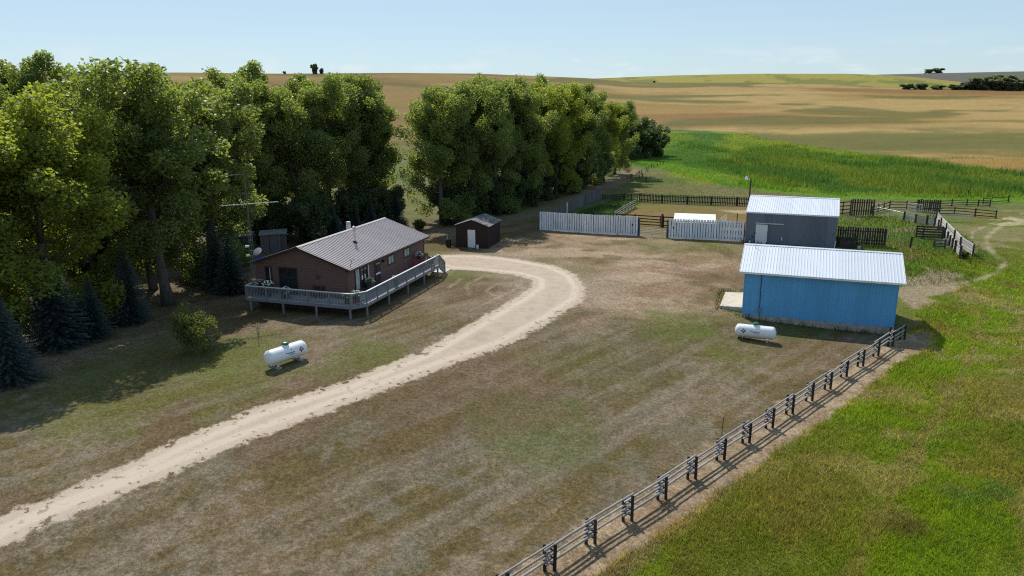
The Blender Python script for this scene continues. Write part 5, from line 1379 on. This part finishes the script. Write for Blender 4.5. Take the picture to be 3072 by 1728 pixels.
# windbreak beyond the brown shed
under_ = [(-31.5, 79.0, 4.2), (-29.6, 81.6, 3.6), (-22.3, 81.3, 4.4), (-26.4, 82.0, 3.4), (-17.6, 90.0, 4.6), (-20.0, 87.2, 4.2), (-15.4, 93.4, 4.0), (-36.5, 72.5, 4.4), (-40.5, 69.5, 4.6), (-44.5, 66.0, 4.6), (-33.5, 71.8, 3.8)]
wb_ = [(-8.8, 94.0, 17.0, 0), (-4.9, 97.4, 17.6, 2), (-8.0, 101.5, 17.2, 4), (-1.9, 103.4, 17.9, 1), (-5.2, 108.6, 18.0, 3), (1.0, 109.6, 17.6, 0), (-1.6, 115.6, 18.2, 2), (4.0, 116.2, 17.4, 4), (1.6, 122.8, 18.4, 1), (7.4, 123.2, 17.4, 3), (5.4, 130.0, 18.0, 2), (11.0, 130.6, 17.2, 0), (9.6, 137.6, 17.6, 4), (14.6, 138.4, 17.3, 1), (17.6, 146.4, 15.6, 3), (21.6, 155.0, 14.6, 2)]
for k, (x_, y_, h_, v_) in enumerate(wb_):
    tree('poplar in the windbreak beyond the brown shed, ' + ords[k] + ' from its near end', x_, y_, h_, v_, 2.1 * k, 'poplars in the windbreak', 1.12, meshes=BRT[k % 2] if k in (7, 9, 14) else None)

# round dark shrubs at the end of the windbreak, shrubs and saplings
SHR = crown_mesh('shrub', 301, 5.0, 2.4, .06, 16, .25, 210, 90, M['leaf_dark'])
for k, (x_, y_, h_, lb) in enumerate([(31.5, 196.0, 8.2, 'tall dark rounded bush at the far end of the windbreak, nearest the poplars'), (35.6, 200.5, 7.4, 'dark rounded bush at the far end of the windbreak, middle one'), (39.4, 204.5, 5.2, 'lowest dark bush at the far end of the windbreak, by the meadow')]):
    tree(lb, x_, y_, h_, 0, k * 1.7, 'dark bushes at the windbreak end', 1.15, 'round_bush', SHR, 5.0)
for k, (x_, y_, h_) in enumerate(sorted(under_)):
    tree('dark shrub under the poplars left of or behind the house, ' + ords[k] + ' from the left', x_, y_, h_, 0, k * 1.9, 'dark shrubs under the poplars', 1.0, 'dark_shrub', SHR, 5.0)
for k, (x_, y_, h_) in enumerate([(-8.2, 95.6, 4.4), (-5.8, 97.8, 4.0), (-3.4, 101.0, 4.4), (-.4, 105.6, 4.2), (2.4, 111.4, 4.6), (5.4, 118.2, 4.2), (8.8, 125.4, 4.6), (12.4, 132.8, 4.4), (16.2, 141.2, 4.6)]):
    tree('dark shrub at the foot of the windbreak, ' + ords[k] + ' from its near end', x_, y_, h_, 0, k * 1.3, 'dark shrubs under the windbreak', 1.05, 'dark_shrub', SHR, 5.0)
JUN = crown_mesh('juniper', 311, 3.0, 1.25, .14, 14, .11, 130, 62, M['leaf_shrub'])
tree('pale green ornamental bush alone on the lawn left of the propane tank', -20.4, 44.9, 2.75, 0, .4, None, 1.0, 'lawn_bush', JUN, 3.0)
SAP = crown_mesh('sapling', 321, 2.0, .8, .10, 9, .14, 150, 40, M['leaf_shrub'])
for k, (x_, y_, h_, lb) in enumerate([(-11.3, 89.5, 1.3, 'small bright sapling on the grass between the two tree groups'), (-27.5, 74.6, 1.6, 'low leafy weed clump left of the dark sheds'), (37.2, 79.0, .9, 'weed clump growing before the slatted fence at the barn'), (46.9, 74.7, .7, 'brushy weed clump at the near end of the chute')]):
    tree(lb, x_, y_, h_, 0, k, None, 1.1, 'leafy_sapling', SAP, 2.0)

def spruce_mesh(name, seed, H, R0):
    r_ = np.random.default_rng(seed)
    tb = MB(); tb.tube([(0, 0, -.2), (0, 0, H * .5), (0, 0, H * .97)], [.11, .06, .012], 7)
    Vs, Ts = [], []
    lv = int(H * 5.5)
    for i in range(lv):
        f = (i + .5) / lv; z = .25 + f * (H - .3); R = R0 * (1 - f) ** .85 * r_.uniform(.86, 1.12) + .06
        nb = max(5, int(15 * (1 - f) + 5))
        for k in range(nb):
            a = k * 2 * PI / nb + i * .7 + r_.uniform(-.2, .2); L = R * r_.uniform(.7, 1.12)
            ca, sa = math.cos(a), math.sin(a); ns = max(3, int(L / .11))
            for j in range(ns):
                g = (j + .6) / ns; x0 = L * g; zz_ = z - .28 * x0 + .12 * x0 * g
                w = (.16 * (1 - .45 * g) + .04)
                for sd in (-1, 1):
                    tip = np.array((ca * (x0 + .12) - sa * w * sd, sa * (x0 + .12) + ca * w * sd, zz_ - .05 + r_.normal() * .03))
                    b0 = np.array((ca * (x0 - .06), sa * (x0 - .06), zz_ + .01)); b1 = np.array((ca * (x0 + .07), sa * (x0 + .07), zz_ - .01)) + np.array((0, 0, .03))
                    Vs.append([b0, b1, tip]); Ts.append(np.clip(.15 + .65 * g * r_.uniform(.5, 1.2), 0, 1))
    V = np.array(Vs).reshape(-1, 3); F_ = np.arange(len(V)).reshape(-1, 3)
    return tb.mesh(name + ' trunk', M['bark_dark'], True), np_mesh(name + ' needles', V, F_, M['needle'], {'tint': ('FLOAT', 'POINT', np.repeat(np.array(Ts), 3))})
SPR = [spruce_mesh('spruce', 401, 6.0, 1.9), spruce_mesh('spruce', 402, 6.0, 1.6)]
spruces = [(-30.2, 46.6, 6.3, 0, 1.25, 'broad blue spruce at the left, in front of the yellow-green poplars'), (-27.8, 51.7, 5.9, 1, .95, 'slender blue spruce standing on bare soil left of the lawn bush'), (-28.9, 40.0, 5.4, 0, 1.05, 'blue spruce at the left picture edge, nearest of all'),
           (-28.6, 48.3, 4.3, 1, 1.1, 'small blue spruce between the broad one and the slender one'), (-33.6, 45.0, 5.6, 0, 1.1, 'blue spruce behind the nearest one at the left edge'), (-23.6, 60.3, 5.2, 1, 1.2, 'dark spruce right of the thick poplar trunk'),
           (-25.4, 62.0, 6.0, 0, .9, 'dark spruce close behind the thick poplar trunk'), (-14.4, 91.6, 5.0, 1, 1.1, 'dark spruce rising behind the right end of the house roof'), (-16.9, 87.6, 4.2, 0, 1.0, 'low dark spruce behind the house ridge'),
           (-20.4, 83.0, 4.6, 0, 1.15, 'dark spruce behind the house, left of the chimney pipe'), (-18.4, 85.8, 4.0, 1, 1.1, 'dark spruce behind the house, right of the chimney pipe'), (-31.8, 50.2, 5.0, 1, 1.0, 'dark spruce half hidden behind the broad blue spruce')]
for k, (x_, y_, h_, v_, w_, lb) in enumerate(spruces):
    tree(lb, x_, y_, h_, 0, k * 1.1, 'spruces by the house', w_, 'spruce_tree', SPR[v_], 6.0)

# far bushes and trees on the horizon
FAR = crown_mesh('far bush', 331, 5.0, 1.9, .02, 16, .5, 150, 80, M['leaf_far'])
def polar(azd, r): return (r * math.sin(math.radians(azd)), r * math.cos(math.radians(azd)))
far = [(27.4, 770, 5, 2.2), (28.2, 775, 5.5, 2.3), (29.2, 780, 4.2, 2.6), (30.2, 782, 4.8, 2.6), (31.0, 785, 7, 2.2), (31.6, 785, 10.5, 1.6), (32.2, 782, 9, 1.8), (32.7, 784, 12, 1.5), (33.1, 780, 10, 1.7), (33.6, 784, 8.5, 1.6)]
for k, (a, r_, h_, w_) in enumerate(far):
    x_, y_ = polar(a, r_)
    tree('far dark bush in the hedge below the yellow hill, ' + ords[k] + ' from the left', x_, y_, h_, 0, k * 1.3, 'far hedge bushes', w_, 'far_bush', FAR, 5.0, -1.0)
for k, (a, r_, h_, w_, lb) in enumerate([(-14.3, 795, 8.5, .8, 'clump of trees on the skyline above the left trees'), (-13.8, 795, 5, .9, 'smaller tree beside the skyline clump'), (-16.4, 795, 2.6, 1.3, 'low bush on the skyline left of the clump'), (28.6, 2960, 13, 2.4, 'distant grove on the farthest ridge, left half'), (29.1, 2960, 15, 2.2, 'distant grove on the farthest ridge, right half'), (10.6, 845, 3, 1.0, 'tiny bush at the edge of the yellow field')]):
    x_, y_ = polar(a, r_); tree(lb, x_, y_, h_, 0, k * 2.3, None, w_, 'far_bush', FAR, 5.0, -.5)

# ---------------------------------------------------------------- grass
def jit(c, a=.28):
    return np.clip(c * (1 + rng.uniform(-a, a, (len(c), 1))) * (1 + rng.uniform(-.07, .07, c.shape)), .005, .7)
# mown lawn
px, py = scatter(360000, 19, 92, -38, 32)
s_ = fence_s(px, py); keep = (s_ > .35) & (road_d(px, py) < -.15 + rng.uniform(-.5, .5, len(px))) & free(px, py) & (py < 92)
px, py = px[keep], py[keep]; rr_ = np.hypot(px, py)
blades('lawn_grass', px, py, rng.uniform(.02, .055, len(px)) * (1 + rr_ / 120), (.016 + rr_ * .00055) * rng.uniform(.7, 1.4, len(px)), jit(cover(px, py) * 1.65, .35), 'short dry lawn grass of the yard', 1.1)
# tall pasture grass right of the pole fence
px, py = scatter(520000, 17, 95, -8, 40)
s_ = fence_s(px, py)
n_ = fbm(px / 3, py / 3, 201); nb_ = fbm(px / 8, py / 8, 211)
keep = ((s_ < -.25) | ((px > 33) & (s_ < 20))) & free(px, py) & (sd_poly(px, py, STRIP) < -.05 + (n_ - .5) * .8) & ((sd_poly(px, py, DIRT) < (n_ - .5) * 2) | (rng.uniform(0, 1, len(px)) < .12)) & (np.minimum(sd_line(px, py, TRACK1), sd_line(px, py, TRACK2)) > .45) & ((py < 76) | (px > 41))
px, py, n_, nb_ = px[keep], py[keep], n_[keep], nb_[keep]; rr_ = np.hypot(px, py)
h_ = (.10 + .34 * n_ * S((nb_ - .25) / .35)) * rng.uniform(.55, 1.25, len(px))
cg_ = cover(px, py)
blades('pasture_grass', px, py, h_, (.018 + rr_ * .0006) * rng.uniform(.7, 1.4, len(px)), jit(cg_ * np.array((2.15, 2.25, 1.1)), .4), 'tall green pasture grass right of the pole fence', 1.3)
# dry straw on the bare strip along the pole fence
px, py = scatter(90000, 18, 62, -8, 34)
ok = (sd_poly(px, py, STRIP) > -.3) & free(px, py); px, py = px[ok], py[ok]; rr_ = np.hypot(px, py)
blades('dry_straw', px, py, rng.uniform(.03, .10, len(px)), (.014 + rr_ * .0004) * rng.uniform(.7, 1.3, len(px)), jit(cover(px, py) * np.array((1.75, 1.7, 1.5)), .4), 'dry straw lying on the bare strip along the pole fence', 1.6)
# meadow and reeds beyond the corral
px, py = scatter(230000, 104, 330, 6, 42)
inm = sd_poly(px, py, MEADOW); ree = sd_poly(px, py, REEDS) + (fbm(px / 14, py / 26, 231) - .5) * 42 - 2
keep = ((inm > 0) | ((py > 112) & (py < 200) & (px > 20) & (rng.uniform(0, 1, len(px)) < .5))) & (np.hypot(px, py) < 300)
px, py, inm, ree = px[keep], py[keep], inm[keep], ree[keep]
nn_ = fbm(px / 9, py / 16, 221)
h_ = np.where(ree > 0, .55 + .9 * S((nn_ - .35) / .3), .32) * rng.uniform(.6, 1.2, len(px)) * np.where(inm > 0, 1, .55)
cg_ = cover(px, py); rk_ = S(ree / 5)[:, None]; cg_ = cg_ * (1 - .5 * rk_) + np.array((.045, .078, .014)) * .5 * rk_
blades('meadow_reeds', px, py, h_, np.hypot(px, py) * .00075 * rng.uniform(.7, 1.5, len(px)), jit(cg_ * 1.9, .35), 'green meadow grass and reeds beyond the corral', .6)
# weeds by the fence and rank grass at the barns and corral
px = rng.uniform(-24, 62, 160000); py = rng.uniform(52, 122, 160000)
near_b = np.full(px.shape, -1e9)
for pl in KEEP: near_b = np.maximum(near_b, sd_poly(px, py, pl))
gg = sd_poly(px, py, [(9, 103), (19, 121), (20, 113), (13, 97), (8, 96)])
ok = (((near_b > -.5) & (near_b < 0) & (px > 14)) | (gg > 0) | ((sd_poly(px, py, [(33, 66), (38, 80), (40, 98), (58, 100), (50, 76), (44, 68)]) > 0) & (rng.uniform(0, 1, len(px)) < .6))) & free(px, py)
px, py = px[ok], py[ok]
blades('rank_weeds', px, py, rng.uniform(.15, .55, len(px)), rng.uniform(.05, .1, len(px)), jit(cover(px, py) * .6 + np.array((.035, .06, .012)), .35), 'rank green weeds along barn walls and corral fences', .7)
